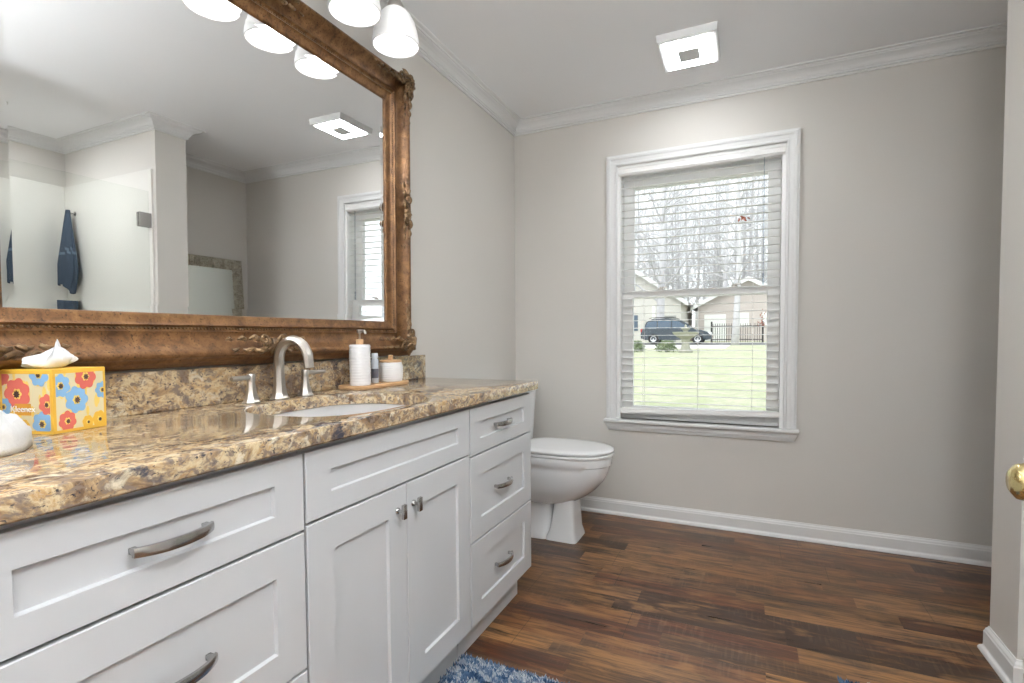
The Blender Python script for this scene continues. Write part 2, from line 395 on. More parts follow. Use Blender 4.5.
# ------------------------------------------------------------------ window
wi = struct_root('window_1', (-.27, YB, WZ0))
cp = [(0, 0), (0, .012), (.004, .016), (.012, .017), (.016, .014), (.034, .016), (.040, .020), (.050, .021), (.056, .018), (.062, .018), (.063, 0)]
bm = B()
pts = [(WX0, WZ0), (WX0, WZ1), (WX1, WZ1), (WX1, WZ0)]
R = []
for i, (x, z) in enumerate(pts):
    sx = -1 if x == WX0 else 1; sz = 1 if z == WZ1 else 0
    R.append([bm.verts.new((x+sx*u, YB-h, z+sz*u)) for u, h in cp])
for a, b in zip(R, R[1:]): ring_faces(bm, a, b, True)
bm.faces.new(R[0]); bm.faces.new(R[-1])
obj('window_casing', bm, M['trim'], wi)
bm = B(); box(bm, WX0-.075, WX1+.075, YB-.045, YB, WZ0-.018, WZ0, .004); box(bm, WX0, WX1, YB-.001, YB+.05, WZ0-.018, WZ0)
obj('window_sill', bm, M['trim'], wi)
bm = B()
ap = [(0, .567), (-.030, .567), (-.024, .558), (-.022, .540), (-.014, .524), (-.012, .517), (0, .517)]
loft(bm, [[(WX0-.070+i*(.012), YB+u, z) if z > .54 else (WX0-.070+.012+.006, YB+u, z) for u, z in ap] for i in (0,)]+[[(WX1+.070, YB+u, z) if z > .54 else (WX1+.070-.018, YB+u, z) for u, z in ap]])
obj('window_apron', bm, M['trim'], wi)
# jamb liner + sashes
JT = .018
bm = B()
box(bm, WX0, WX0+JT, YB+.0, YB+.155, WZ0, WZ1); box(bm, WX1-JT, WX1, YB+.0, YB+.155, WZ0, WZ1)
box(bm, WX0+JT, WX1-JT, YB, YB+.155, WZ1-JT, WZ1); box(bm, WX0+JT, WX1-JT, YB+.05, YB+.155, WZ0, WZ0+.018)
obj('window_jamb', bm, M['vinyl'], wi)
GX0, GX1 = -.630, .095
def sash(y0, y1, z0, z1, gz0, gz1):
    bm = B(); x0, x1 = WX0+JT, WX1-JT
    box(bm, x0, GX0, y0, y1, z0, z1, .002, 1); box(bm, GX1, x1, y0, y1, z0, z1, .002, 1)
    box(bm, GX0, GX1, y0, y1, z0, gz0, .002, 1); box(bm, GX0, GX1, y0, y1, gz1, z1, .002, 1)
    s = obj('window_sash', bm, M['vinyl'], wi)
    ym = (y0+y1)/2; bm = B(); box(bm, GX0-.004, GX1+.004, ym-.002, ym+.002, gz0-.004, gz1+.004); obj('window_pane', bm, M['pane'], s)
sash(YB+.055, YB+.090, WZ0+.018, 1.352, .660, 1.310)
sash(YB+.097, YB+.132, 1.312, WZ1-JT, 1.350, 1.965)
for x in (-.47, -.07):
    bm = B(); lathe(bm, [(.016, 1.353), (.016, 1.362), (.012, 1.366)], (x, YB+.072, 0), 16); box(bm, x-.008, x+.035, YB+.060, YB+.070, 1.362, 1.370, .002)
    obj('sash_lock', bm, M['nickel'], wi, 40)

# blind
bl = thing('window_blind', 'white horizontal slat blind with slats open inside the window', 'blind', (-.268, YB+.02, 2.08))
BX0, BX1 = -.704, .167
vp = [(.010, 2.067), (-.012, 2.067), (-.015, 2.066), (-.012, 2.060), (-.012, 2.044), (-.016, 2.036), (-.012, 2.030), (-.008, 2.024), (.010, 2.024)]
bm = B(); loft(bm, [[(x, YB+.004+u, z) for u, z in vp] for x in (BX0, BX1)]); obj('valance', bm, M['blind'], bl)
bm = B(); box(bm, BX0+.01, BX1-.01, YB+.016, YB+.05, 2.025, 2.062, .002); obj('head_rail', bm, M['blind'], bl)
NS = 31
def tl(x): return (x-BX0)/(BX1-BX0)
slat_me = None
for i in range(NS):
    z = 2.0-i*(2.0-.690)/(NS-1)
    if slat_me is None:
        bm = B()
        pr = [(-.0155, -.0008), (-.008, .0006), (0, .001), (.008, .0006), (.0155, -.0008), (.0155, .0006), (.008, .0020), (0, .0025), (-.008, .0020), (-.0155, .0006)]
        loft(bm, [[(x, u, h) for u, h in pr] for x in (BX0+.006+.27, BX1-.004+.27)])
        so = obj('slat', bm, M['blind'], bl, 30, local=True); slat_me = so.data
    else:
        so = bpy.data.objects.new('slat', slat_me); COL.objects.link(so); so.parent = bl
    so.location = Vector((-.27, YB+.027, z))-Vector((-.268, YB+.02, 2.08))
    so.rotation_euler = (math.radians(0), 0, math.radians(random.uniform(-.1, .1)))
bm = B(); loft(bm, [[(x, YB+.027+u, z0+h) for u, h in [(-.025, 0), (.025, 0), (.027, .010), (.024, .030), (-.024, .030), (-.027, .010)]] for x, z0 in ((BX0+.012, .618), (BX1-.002, .640))])
obj('bottom_rail', bm, M['blind'], bl)
for x in (-.56, -.256, .024):
    bm = B()
    for dy in (.001, .053): tube(bm, [(x, YB+dy, 2.03), (x, YB+dy, .65)], .0011, 6)
    for i in range(NS):
        z = 2.0-i*(2.0-.690)/(NS-1); tube(bm, [(x, YB+.001, z-.003), (x, YB+.053, z-.003)], .0006, 4)
    obj('ladder_cord', bm, M['blind'], bl)
bm = B(); tube(bm, [(.072, YB-.006, 2.02), (.072, YB-.006, 1.40)], .0022, 8); tube(bm, [(.072, YB-.006, 1.41), (.072, YB-.006, 1.35)], .005, 8)
obj('tilt_wand', bm, M['plastic'], bl)
bm = B(); tube(bm, [(.098, YB-.006, 2.02), (.098, YB-.006, 1.20)], .0011, 6); lathe(bm, [(.003, 1.20), (.008, 1.165), (.007, 1.15)], (.098, YB-.006, 0), 10)
obj('lift_cord', bm, M['blind'], bl)

# ------------------------------------------------------------------ ceiling light
cl = thing('ceiling_light', 'square white ceiling vent light with glowing panel and grey centre', 'ceiling light', (-.262, 2.595, ZC))
cx, cy = -.262, 2.595
def rr(a, b, z): return [(cx-a, cy-b, z), (cx+a, cy-b, z), (cx+a, cy+b, z), (cx-a, cy+b, z)]
bm = B(); loft(bm, [rr(.130, .146, ZC), rr(.130, .146, ZC-.006), rr(.127, .143, ZC-.032), rr(.124, .139, ZC-.036), rr(.112, .127, ZC-.036), rr(.112, .127, ZC-.030)], True, True)
obj('housing', bm, M['trim'], cl)
bm = B(); loft(bm, [rr(.104, .119, ZC-.031), rr(.104, .119, ZC-.040), rr(.101, .116, ZC-.042)]); obj('light_panel', bm, M['panel'], cl)
bm = B(); loft(bm, [rr(.046, .052, ZC-.0422), rr(.046, .052, ZC-.046), rr(.044, .050, ZC-.047)]); obj('centre_grille', bm, M['grille'], cl)

# ------------------------------------------------------------------ vanity cabinets
XFACE, XCAR = -.818, -.838
def shaker(y0, y1, z0, z1, fy, fz, th=.0195):
    bm = B(); d = .008; xf = XFACE
    def L(x, iy, iz): return [bm.verts.new((x, y, z)) for y, z in ((y0+iy, z0+iz), (y1-iy, z0+iz), (y1-iy, z1-iz), (y0+iy, z1-iz))]
    b = L(xf-th, 0, 0); s = L(xf-.0015, 0, 0); f = L(xf, .0015, .0015); i1 = L(xf, fy, fz); i2 = L(xf-.0015, fy+.001, fz+.001); i3 = L(xf-d, fy+.0025, fz+.0025)
    for p, q in ((b, s), (s, f), (f, i1), (i1, i2), (i2, i3)): ring_faces(bm, p, q)
    bm.faces.new(i3); bm.faces.new(b[::-1]); return bm
def bow_handle(parent, yc, zc, L=.062):
    yc += .005; bm = B(); rings = []
    for k in range(21):
        t = -1+2*k/20; x = XFACE-.008+.008+.006+.019*(1-abs(t)**2.4); hh = .0072+.0012*(1-t*t); tt = .0035
        y = yc+t*L; zz = zc
        rings.append([(x-tt, y, zz-hh), (x+tt*.6, y, zz-hh), (x+tt, y, zz-hh*.4), (x+tt, y, zz+hh*.4), (x+tt*.6, y, zz+hh), (x-tt, y, zz+hh)])
    loft(bm, rings)
    for sgn in (-1, 1):
        yy = yc+sgn*(L-.006); box(bm, XFACE-.0085, XFACE+.010, yy-.005, yy+.005, zc-.005, zc+.005, .001, 1)
    h = obj('handle', bm, M['chrome'], parent, 50); h['label'] = 'curved satin nickel bow handle'; return h
def knob(parent, y, z):
    bm = B(); lathe(bm, [(.009, XFACE), (.0085, XFACE+.003), (.005, XFACE+.006), (.0045, XFACE+.018)], (0, y, z), 16, 'x')
    box(bm, XFACE+.017, XFACE+.026, y-.0075, y+.0075, z-.019, z+.019, .002, 2)
    h = obj('knob', bm, M['chrome'], parent, 40); h['label'] = 'small rectangular satin nickel knob'
def carcass(root, y0, y1):
    bm = B(); box(bm, XL+.001, XCAR-.0002, y0, y1, .115, .8595, .001, 1); obj('cabinet_body', bm, M['cab'], root)
    bm = B(); box(bm, XL+.001, -.872, y0+.002, y1-(.03 if y1 > 1.9 else .002), 0, .1148); obj('toe_kick', bm, M['cab'], root)
def drawer(root, y0, y1, z0, z1, fz, yc):
    d = obj('drawer_front', shaker(y0, y1, z0, z1, .070, fz), M['cab'], root, 20)
    bow_handle(d, yc, (z0+z1)/2); return d
r1 = thing('vanity_drawer_cabinet', 'white three drawer vanity cabinet at the left, nearest the tissue box', 'cabinet', (-1.1, .5, 0))
carcass(r1, .236, .769)
for z0, z1, fz in ((.690, .846, .048), (.402, .684, .066), (.117, .396, .066)): drawer(r1, .240, .767, z0, z1, fz, .500)
r2 = thing('vanity_sink_cabinet', 'white two door vanity cabinet in the middle under the sink', 'cabinet', (-1.1, 1.11, 0))
carcass(r2, .771, 1.455)
obj('false_front', shaker(.773, 1.453, .700, .846, .070, .048), M['cab'], r2, 20)
for a, b, k in ((.773, 1.1115, 1.073), (1.1145, 1.453, 1.142)):
    d = obj('cabinet_door', shaker(a, b, .117, .694, .074, .072), M['cab'], r2, 20); knob(d, k, .633)
r3 = thing('vanity_drawer_cabinet', 'white three drawer vanity cabinet at the right end beside the toilet', 'cabinet', (-1.1, 1.72, 0))
carcass(r3, 1.457, 1.976)
for z0, z1, fz in ((.690, .846, .048), (.402, .684, .066), (.117, .396, .066)): drawer(r3, 1.460, 1.972, z0, z1, fz, 1.700)

# worktop with oval sink cut-out
CT0, CT1, CTX = .20, 2.008, -.798
SCX, SCY, SA, SB = -1.045, 1.130, .195, .243
ct = thing('granite_countertop', 'polished brown and gold granite vanity top with sink cutout', 'countertop', (-1.09, 1.1, .86))
bm = B()
NN = 96
hole = sell(SCX, SCY, 0, SA, SB, NN, 2.9)
def rect_pt(px, py, x0, x1, y0, y1):
    dx, dy = px-SCX, py-SCY; ts = []
    if dx > 1e-9: ts.append((x1-SCX)/dx)
    if dx < -1e-9: ts.append((x0-SCX)/dx)
    if dy > 1e-9: ts.append((y1-SCY)/dy)
    if dy < -1e-9: ts.append((y0-SCY)/dy)
    t = min(ts); return (SCX+dx*t, SCY+dy*t)
x0, x1, y0, y1 = XL+.001, CTX, CT0, CT1
outer = [rect_pt(p[0], p[1], x0, x1, y0, y1) for p in hole]
for cxn, cyn in ((x0, y0), (x1, y0), (x1, y1), (x0, y1)):
    k = min(range(NN), key=lambda i: (outer[i][0]-cxn)**2+(outer[i][1]-cyn)**2); outer[k] = (cxn, cyn)
def orr(z, i): return [bm.verts.new((min(max(x, x0+0), x1-i), min(max(y, y0+i), y1-i), z)) for x, y in outer]
def hr(z, g): return [bm.verts.new((SCX+(x-SCX)*(1+g/SA), SCY+(y-SCY)*(1+g/SB), z)) for x, y, _ in hole]
seq = [hr(.8955-.034, 0), hr(.892, 0), hr(.8945, .001), hr(.8955, .0035), orr(.8955, .0035), orr(.8945, .001), orr(.892, 0), orr(.864, 0), orr(.861, .002), orr(.8605, .004)]
for a, b in zip(seq, seq[1:]+seq[:1]): ring_faces(bm, a, b)
obj('worktop_slab', bm, M['granite'], ct, 25)
bm = B(); box(bm, XL+.001, XL+.021, CT0, 2.030-.02, .8957, 1.0, .0015, 1); obj('backsplash', bm, M['granite'], ct)
# sink basin
sk = thing('undermount_sink', 'white oval undermount sink basin below the granite cutout', 'sink', (SCX, SCY, .86))
bm = B()
rings = [sell(SCX, SCY, .8595, SA+.02, SB+.02, 64, 2.9), sell(SCX, SCY, .8600, SA+.003, SB+.003, 64, 2.9), sell(SCX, SCY, .85, SA-.002, SB-.002, 64, 2.8), sell(SCX, SCY, .80, SA-.015, SB-.015, 64, 2.6),
         sell(SCX, SCY, .755, SA-.045, SB-.05, 64, 2.4), sell(SCX, SCY, .735, SA-.09, SB-.11, 64, 2.2), sell(SCX, SCY, .728, .03, .03, 64, 2), ]
inner = rings; outerR = [sell(SCX, SCY, .722, .03, .03, 64, 2), sell(SCX, SCY, .728, SA-.085, SB-.10, 64, 2.2), sell(SCX, SCY, .75, SA-.035, SB-.04, 64, 2.4), sell(SCX, SCY, .80, SA-.005, SB-.005, 64, 2.6), sell(SCX, SCY, .848, SA+.018, SB+.018, 64, 2.9)]
Rr = loft(bm, inner+outerR, False, False); ring_faces(bm, Rr[-1], Rr[0])
obj('basin', bm, M['porcelain'], sk, 'all')
bm = B(); lathe(bm, [(.022, .729), (.022, .732), (.016, .733), (.001, .731)], (SCX, SCY, 0), 24); obj('drain', bm, M['nickel'], sk, 40)

# faucet
fx = -1.290
fa = thing('widespread_faucet', 'brushed nickel faucet with gooseneck spout and two lever handles', 'faucet', (fx, 1.127, .895))
def octo(x, y, z, r, e=1.0, n=8): return [(x+r*math.cos(PI/n+2*PI*i/n), y+r*math.sin(PI/n+2*PI*i/n)*e, z) for i in range(n)]
yS = 1.125
bm = B()
loft(bm, [octo(fx, yS, z, r) for z, r in ((.8957, .0285), (.900, .0285), (.903, .0255), (.915, .0215), (.94, .0180), (.97, .0160), (1.0, .0150))], True, True)
pts, rad = [], []
for k in range(4): pts.append((fx, yS, .98+.011*k)); rad.append(.0148)
rc = .060
for k in range(1, 19):
    a = PI*1.0*k/18*1.0; pts.append((fx+rc-rc*math.cos(a), yS, 1.015+rc*math.sin(a))); rad.append(.0148-.0012*k/18)
pts.append((fx+2*rc+.001, yS, 1.006)); rad.append(.0136); pts.append((fx+2*rc+.003, yS, .994)); rad.append(.0136)
tube(bm, pts, rad, 8, True, (1.05, 1.0))
obj('spout', bm, M['nickel'], fa, 28)
for yh, sg in ((1.027, -1), (1.226, 1)):
    bm = B(); loft(bm, [octo(fx, yh, z, r) for z, r in ((.8957, .0255), (.899, .0255), (.902, .0225), (.912, .0185), (.932, .0135), (.952, .0110), (.958, .0105))])
    lathe(bm, [(.0105, .958), (.0115, .960), (.0115, .976), (.010, .979), (.001, .979)], (fx, yh, 0), 20)
    hb = obj('handle_base', bm, M['nickel'], fa, 30)
    bm = B(); tube(bm, [(fx, yh, .970), (fx+.004, yh+sg*.012, .970), (fx+.012, yh+sg*.066, .970), (fx+.013, yh+sg*.071, .970)], [.007, .007, .0068, .0055], 14); obj('lever', bm, M['nickel'], hb, 40)

# ------------------------------------------------------------------ objects on the worktop
ZT = .8957
# bamboo tray
tr = thing('bamboo_tray', 'small light bamboo tray on the granite beside the faucet', 'tray', (-1.282, 1.56, ZT))
bm = B()
tx, ty, ta, tb = -1.284, 1.560, .062, .148
loft(bm, [sell(tx, ty, z, ta+g, tb+g, 40, 7) for z, g in ((ZT, -.004), (ZT+.002, -.001), (ZT+.012, 0), (ZT+.015, -.002), (ZT+.0155, -.004), (ZT+.0125, -.0065), (ZT+.0122, -.008))], True, True)
obj('tray_body', bm, M['bamboo'], tr, 30)
TZ = ZT+.0126
def ribbed(r, z0, z1, n, d=.0016):
    out = [(r-.004, z0), (r-.001, z0+.001)]; st = (z1-z0-.006)/n
    for i in range(n):
        z = z0+.003+i*st; out += [(r-d, z), (r-d*.2, z+st*.25), (r, z+st*.5), (r-d*.2, z+st*.75)]
    out += [(r-d, z1-.003), (r-.004, z1-.0005)]; return out
sp_ = thing('soap_dispenser', 'tall white ribbed ceramic soap pump bottle on the bamboo tray', 'soap dispenser', (-1.285, 1.478, TZ))
bm = B(); lathe(bm, ribbed(.038, TZ, TZ+.148, 14)+[(.014, TZ+.148)], (-1.285, 1.478, 0), 40); obj('bottle', bm, M['ceramic'], sp_, 60)
bm = B(); lathe(bm, [(.013, TZ+.1482), (.013, TZ+.166), (.006, TZ+.168)], (-1.285, 1.478, 0), 24); obj('collar', bm, M['bamboo'], sp_, 40)
bm = B(); zz = TZ+.168
lathe(bm, [(.0035, zz), (.0035, zz+.020), (.009, zz+.022), (.010, zz+.030), (.009, zz+.034), (.001, zz+.034)], (-1.285, 1.478, 0), 20)
tube(bm, [(-1.285, 1.478, zz+.029), (-1.250, 1.462, zz+.029), (-1.240, 1.457, zz+.024), (-1.239, 1.4565, zz+.018)], .0045, 10); obj('pump_head', bm, M['nickel'], sp_, 40)
jr = thing('lidded_jar', 'short white ribbed ceramic jar with wooden lid on the bamboo tray', 'jar', (-1.285, 1.655, TZ))
bm = B(); lathe(bm, [(.040, TZ), (.044, TZ+.002)]+[(.0475+.0012*math.cos(i*PI)-.004*abs((i-8)/8)**3, TZ+.004+i*.0042) for i in range(17)]+[(.043, TZ+.074), (.040, TZ+.075)], (-1.285, 1.655, 0), 40); obj('jar_body', bm, M['ceramic'], jr, 60)
bm = B(); lathe(bm, [(.036, TZ+.0752), (.0435, TZ+.076), (.0435, TZ+.083), (.041, TZ+.085), (.001, TZ+.085)], (-1.285, 1.655, 0), 36); lid = obj('jar_lid', bm, M['bamboo'], jr, 40)
bm = B(); box(bm, -1.293, -1.277, 1.647, 1.663, TZ+.0852, TZ+.104, .003); obj('lid_knob', bm, M['bamboo'], lid)
tb_ = thing('small_bottle', 'slim clear plastic bottle between the pump bottle and the jar', 'bottle', (-1.285, 1.560, TZ))
bm = B(); lathe(bm, [(.0125, TZ), (.014, TZ+.002), (.014, TZ+.085), (.012, TZ+.092), (.009, TZ+.094)], (-1.285, 1.560, 0), 24); obj('bottle_body', bm, mat('pale_grey_plastic', (.50, .54, .60), .15), tb_, 40)
bm = B(); lathe(bm, [(.0144, TZ+.020), (.0144, TZ+.055)], (-1.285, 1.560, 0), 24, cap0=False, cap1=False); obj('bottle_sleeve', bm, mat('dark_sleeve', (.10, .10, .12), .4), tb_, 'all')
bm = B(); lathe(bm, [(.0125, TZ+.0942), (.0125, TZ+.112), (.011, TZ+.114), (.001, TZ+.114)], (-1.285, 1.560, 0), 24); obj('cap', bm, mat('clear_grey_cap', (.62, .66, .70), .2), tb_, 40)

# tissue box
A_ = Vector((-1.227, .537, ZT)); e1 = Vector((-.020, .101, 0)); e2 = Vector((-.116, -.034, 0)); Hh = .127
tbx = thing('tissue_box', 'yellow bordered cube tissue box printed with red and blue flowers', 'tissue box', tuple(A_+e1/2+e2/2))
Mx = dict(cream=mat('box_cream', (.68, .60, .38), .45), yel=mat('box_yellow', (.72, .42, .05), .45), red=mat('box_coral', (.60, .13, .10), .45),
          blue=mat('box_blue', (.22, .42, .66), .45), dk=mat('box_brown', (.07, .035, .03), .5), lem=mat('box_lemon', (.80, .58, .14), .45), org=mat('box_label_orange', (.62, .30, .03), .45), wht=mat('box_white', (.88, .87, .84), .5))
bm = B()
def bp(a, b, z): return A_+e1*a+e2*b+Vector((0, 0, z))
def ringbox(z, g): return [bp(g, g, z), bp(1-g, g, z), bp(1-g, 1-g, z), bp(g, 1-g, z)]
loft(bm, [ringbox(0, .01), ringbox(.001, 0), ringbox(Hh-.001, 0), ringbox(Hh, .01)], True, True)
obj('carton', bm, Mx['yel'], tbx)
n1 = Vector((e1.y, -e1.x, 0)).normalized(); n2 = -Vector((e2.y, -e2.x, 0)).normalized()
if n1.dot(e2) > 0: n1 = -n1
if n2.dot(e1) > 0: n2 = -n2
faces = {'front': (lambda s, h: A_+e1*s+Vector((0, 0, h*Hh)), n1), 'side': (lambda s, h: A_+e2*s+Vector((0, 0, h*Hh)), n2)}
Fp = Mx
keys = ['cream', 'lem', 'red', 'blue', 'yel', 'dk']
def blob(bm, fn, nr, cx_, cy_, r, mi, d, petals=0, amp=.18, ph=0, clip=(.05, .95, .05, .93), n=40, sx=1.0, sy=1.0):
    c = fn(min(max(cx_, clip[0]), clip[1]), min(max(cy_, clip[2]), clip[3]))+nr*d; vs = []
    for i in range(n):
        a = 2*PI*i/n; rr_ = r*(1+amp*abs(math.cos(petals*(a+ph)/2))*1.0-amp*.5) if petals else r
        s = cx_+rr_*math.cos(a)*sx; h = cy_+rr_*math.sin(a)*sy
        s = min(max(s, clip[0]), clip[1]); h = min(max(h, clip[2]), clip[3]); vs.append(bm.verts.new(fn(s, h)+nr*d))
    cv = bm.verts.new(c)
    for i in range(n):
        f = bm.faces.new((cv, vs[i], vs[(i+1) % n])); f.material_index = mi
for fname, flowers in (('front', [(.42, .50, .20, 3), (.60, .86, .19, 2), (.24, .18, .15, 2), (.13, .74, .17, 3), (.92, .62, .13, 3), (.85, .14, .13, 4), (.62, .12, .10, 4)]),
                       ('side', [(.66, .62, .23, 2), (.24, .92, .17, 3), (.20, .16, .18, 3), (.10, .46, .15, 2), (.86, .24, .14, 4), (.93, .88, .12, 2), (.92, .42, .13, 3), (.55, .12, .10, 4)])):
    fn, nr = faces[fname]; bm = B()
    vs = [bm.verts.new(fn(s, h)+nr*.0003) for s, h in ((.05, .05), (.95, .05), (.95, .93), (.05, .93))]; bm.faces.new(vs)
    rnd = random.Random(3)
    for i in range(16): blob(bm, fn, nr, rnd.random(), rnd.random(), rnd.uniform(.03, .07), 1, .0004+i*.00001, 0, n=14, sx=.6, sy=1.6)
    for k, (s, h, r, ci) in enumerate(flowers):
        blob(bm, fn, nr, s, h, r*1.05, 1, .0006+k*.00002, 0, n=30); blob(bm, fn, nr, s, h, r, ci, .0008+k*.00002, 7, .22, k)
        if .08 < s < .93 and .08 < h < .93:
            blob(bm, fn, nr, s, h, r*.34, 1, .0011, 6, .3); blob(bm, fn, nr, s+.01, h-.005, r*.22, 5, .0013, 8, .5)
    o = obj('floral_print', bm, [Mx[k] for k in keys], tbx); o['label'] = 'printed coral and blue flowers on cream'
fn, nr = faces['side']
bm = B()
for h0, h1 in ((.40, .47), (.29, .37), ): bm.faces.new([bm.verts.new(fn(s, h)+nr*.0017) for s, h in ((.40, h0), (.71, h0), (.71, h1), (.40, h1))])
lb = obj('logo_patch', bm, Mx['org'], tbx)
def text(name, body, loc, xdir, nrm, size, m, parent, font_ext=.0002, align='CENTER'):
    cu = bpy.data.curves.new(name, 'FONT'); cu.body = body; cu.size = size; cu.extrude = font_ext; cu.align_x = align; cu.align_y = 'CENTER'
    tmp = bpy.data.objects.new('t', cu); COL.objects.link(tmp); bpy.context.view_layer.update()
    me = bpy.data.meshes.new_from_object(tmp.evaluated_get(bpy.context.evaluated_depsgraph_get())); bpy.data.objects.remove(tmp)
    X = Vector(xdir).normalized(); Z = Vector(nrm).normalized(); Y = Z.cross(X)
    wl = WL[parent.name]; L = Vector(loc)-wl
    me.transform(Matrix(((X.x, Y.x, Z.x, L.x), (X.y, Y.y, Z.y, L.y), (X.z, Y.z, Z.z, L.z), (0, 0, 0, 1))))
    me.materials.clear(); me.materials.append(m); o = bpy.data.objects.new(name, me); COL.objects.link(o); o.parent = parent; WL[o.name] = wl; return o
text('logo_lettering', 'Kleenex', fn(.55, .385)+nr*.0024, -e2, nr, .0172, Mx['wht'], tbx, .0004)
# tissue
bm = B(); G = 22; tc_ = A_+e1*.5+e2*.5
grid = []
for i in range(G):
    row = []
    for j in range(G):
        a = 2*PI*j/G; t = i/(G-1)
        r = (.012+.024*math.sin(PI*min(1, t*1.2+.12)))*(1+.28*math.sin(3*a+1)+.16*math.sin(5*a+t*5)+.10*math.sin(8*a-t*6))
        z = Hh+.0015+.042*t+.012*t*math.sin(a+.9)+.007*t*math.sin(4*a+2)+.006*t*noise.noise(Vector((j*.9, i*.35, 2)))
        r *= 1+.35*noise.noise(Vector((math.cos(a)*3.2, math.sin(a)*3.2, t*2.2)))
        if t > .7: r *= 1-(t-.7)*2.6
        row.append(bm.verts.new((tc_.x+r*math.cos(a)*.8, tc_.y+.012*t+r*math.sin(a)*1.15-.006, ZT+z)))
    grid.append(row)
for a, b in zip(grid, grid[1:]): ring_faces(bm, a, b)
obj('tissue', bm, M['tissue'], tbx, 50)['label'] = 'crumpled white tissue sticking up'

# white washcloth
bm = B(); NU, NV = 60, 48
cxw, cyw = -1.160, .350
rows = []
for i in range(NU+1):
    ph = PI/2*i/NU if True else 0
    row = []
    for j in range(NV):
        a = 2*PI*j/NV
        R0 = 1.0; cr = math.sin(PI/2*i/NU)
        x = cxw+.090*cr*math.cos(a)*(1+.10*math.sin(2*a)); y = cyw+.125*cr*math.sin(a)*(1+.08*math.cos(3*a))
        dy = (y-cyw)/.125
        h = (.092-.045*dy)*math.cos(PI/2*(i/NU)**2.2)**.55 if i < NU else 0
        p = Vector((x*14, y*14, 0)); h *= 1+.13*math.sin(6*dy+3*math.cos(a)*cr)+.10*math.sin(9*math.cos(a)*cr+4*dy+1)
        h += (.012*noise.noise(Vector((x*28, y*28, 9)))+.004*noise.noise(Vector((x*150, y*150, 3))))*(1 if i < NU-3 else 0)
        row.append(bm.verts.new((x+.004*noise.noise(Vector((y*50, 1, h*50))), y+.004*noise.noise(Vector((x*50, 7, h*50))), ZT+.0005+max(0, h))))
    rows.append(row)
for a, b in zip(rows, rows[1:]): ring_faces(bm, a, b)
bmesh.ops.remove_doubles(bm, verts=bm.verts, dist=.0001)
bm.faces.new([v for v in rows[-1] if v.is_valid][::-1]) if all(v.is_valid for v in rows[-1]) else None
wc = obj('washcloth', bm, M['terry'], None, 'all'); tag(wc, 'crumpled white terry washcloth on the granite in front of the tissue box', 'washcloth')

# ------------------------------------------------------------------ big ornate mirror
TH, PS = math.radians(.5), math.radians(-.7)
mn = Vector((math.cos(TH)*math.cos(PS), math.cos(TH)*math.sin(PS), -math.sin(TH)))
mu_ = Vector((0, 0, 1)).cross(mn).normalized(); mv_ = mn.cross(mu_)
P0 = Vector((-1.355, 1.1, 1.6))
def plane_pt(y, z): return Vector((P0.x-((y-P0.y)*mn.y+(z-P0.z)*mn.z)/mn.x, y, z))
MC = plane_pt(1.114, 1.5935); GW, GH = .594, .4465
def mp_(u, v, w_): return MC+mu_*u+mv_*v+mn*w_
mr = thing('framed_mirror', 'large wall mirror in an ornate carved bronze gilt frame above the vanity', 'mirror', tuple(mp_(0, -GH-.14, 0)))
bev = .020
bm = B()
def rect(a, b, w_): return [bm.verts.new(mp_(u, v, w_)) for u, v in ((-a, -b), (a, -b), (a, b), (-a, b))]
inn = rect(GW-bev, GH-bev, 0); outr = rect(GW+.004, GH+.004, .0009); bk = rect(GW+.004, GH+.004, -.004)
bm.faces.new(inn); ring_faces(bm, outr, inn); ring_faces(bm, bk, outr); bm.faces.new(bk[::-1])
obj('mirror_glass', bm, M['mirror'], mr)
# frame: profile (outward u, height w)
prof = [(0, -.004), (0, .004), (.003, .008), (.008, .0095), (.022, .012), (.027, .016), (.030, .020), (.033, .018), (.036, .012), (.040, .012), (.044, .016), (.047, .021), (.050, .020), (.060, .019), (.072, .023), (.084, .032), (.093, .042), (.099, .049), (.105, .052), (.111, .050), (.116, .043), (.119, .034), (.124, .030), (.129, .022), (.136, .012), (.141, .004), (.142, -.006), (.142, -.012)]
def wid(s):   # swelling of the outer edge near the corners and the middle (s = -1..1 along a side)
    return 1+.07*max(0, 1-abs(abs(s)-1)/.16)**1.5+.045*max(0, 1-abs(s)/.14)**1.5
def side_pts(k, s, u):
    # k: 0 bottom,1 right,2 top,3 left ; s -1..1 along the side
    uu = u*wid(s) if u > .06 else u
    if k == 0: uu = min(uu, .1445)
    if k in (0, 2):
        L = GW+u; a = s*L; return (a if k == 0 else -a, -(GH+uu) if k == 0 else GH+uu)
    L = GH+u; a = s*L; return (GW+uu, a) if k == 1 else (-(GW+uu), -a)
bm = B()
for k in range(4):
    NSg = 72; R = []
    for i in range(NSg+1):
        s = -1+2*i/NSg
        ring = []
        for u, h in prof:
            a, b = side_pts(k, s, u)
            if i in (0, NSg):
                uu = u*wid(1) if u > .06 else u
                vv_ = min(uu, .1445) if (k == 0 or (k == 1 and i == 0) or (k == 3 and i == NSg)) else uu
                sa = {0: (-1, -1), 1: (1, -1), 2: (1, 1), 3: (-1, 1)}[k if i == 0 else (k+1) % 4]
                a, b = sa[0]*(GW+uu), sa[1]*(GH+vv_)
            ring.append(bm.verts.new(mp_(a, b, h)))
        R.append(ring)
    for a, b in zip(R, R[1:]): ring_faces(bm, a, b, True)
bmesh.ops.remove_doubles(bm, verts=bm.verts, dist=.0002)
fr = obj('frame', bm, M['gilt'], mr, 45)
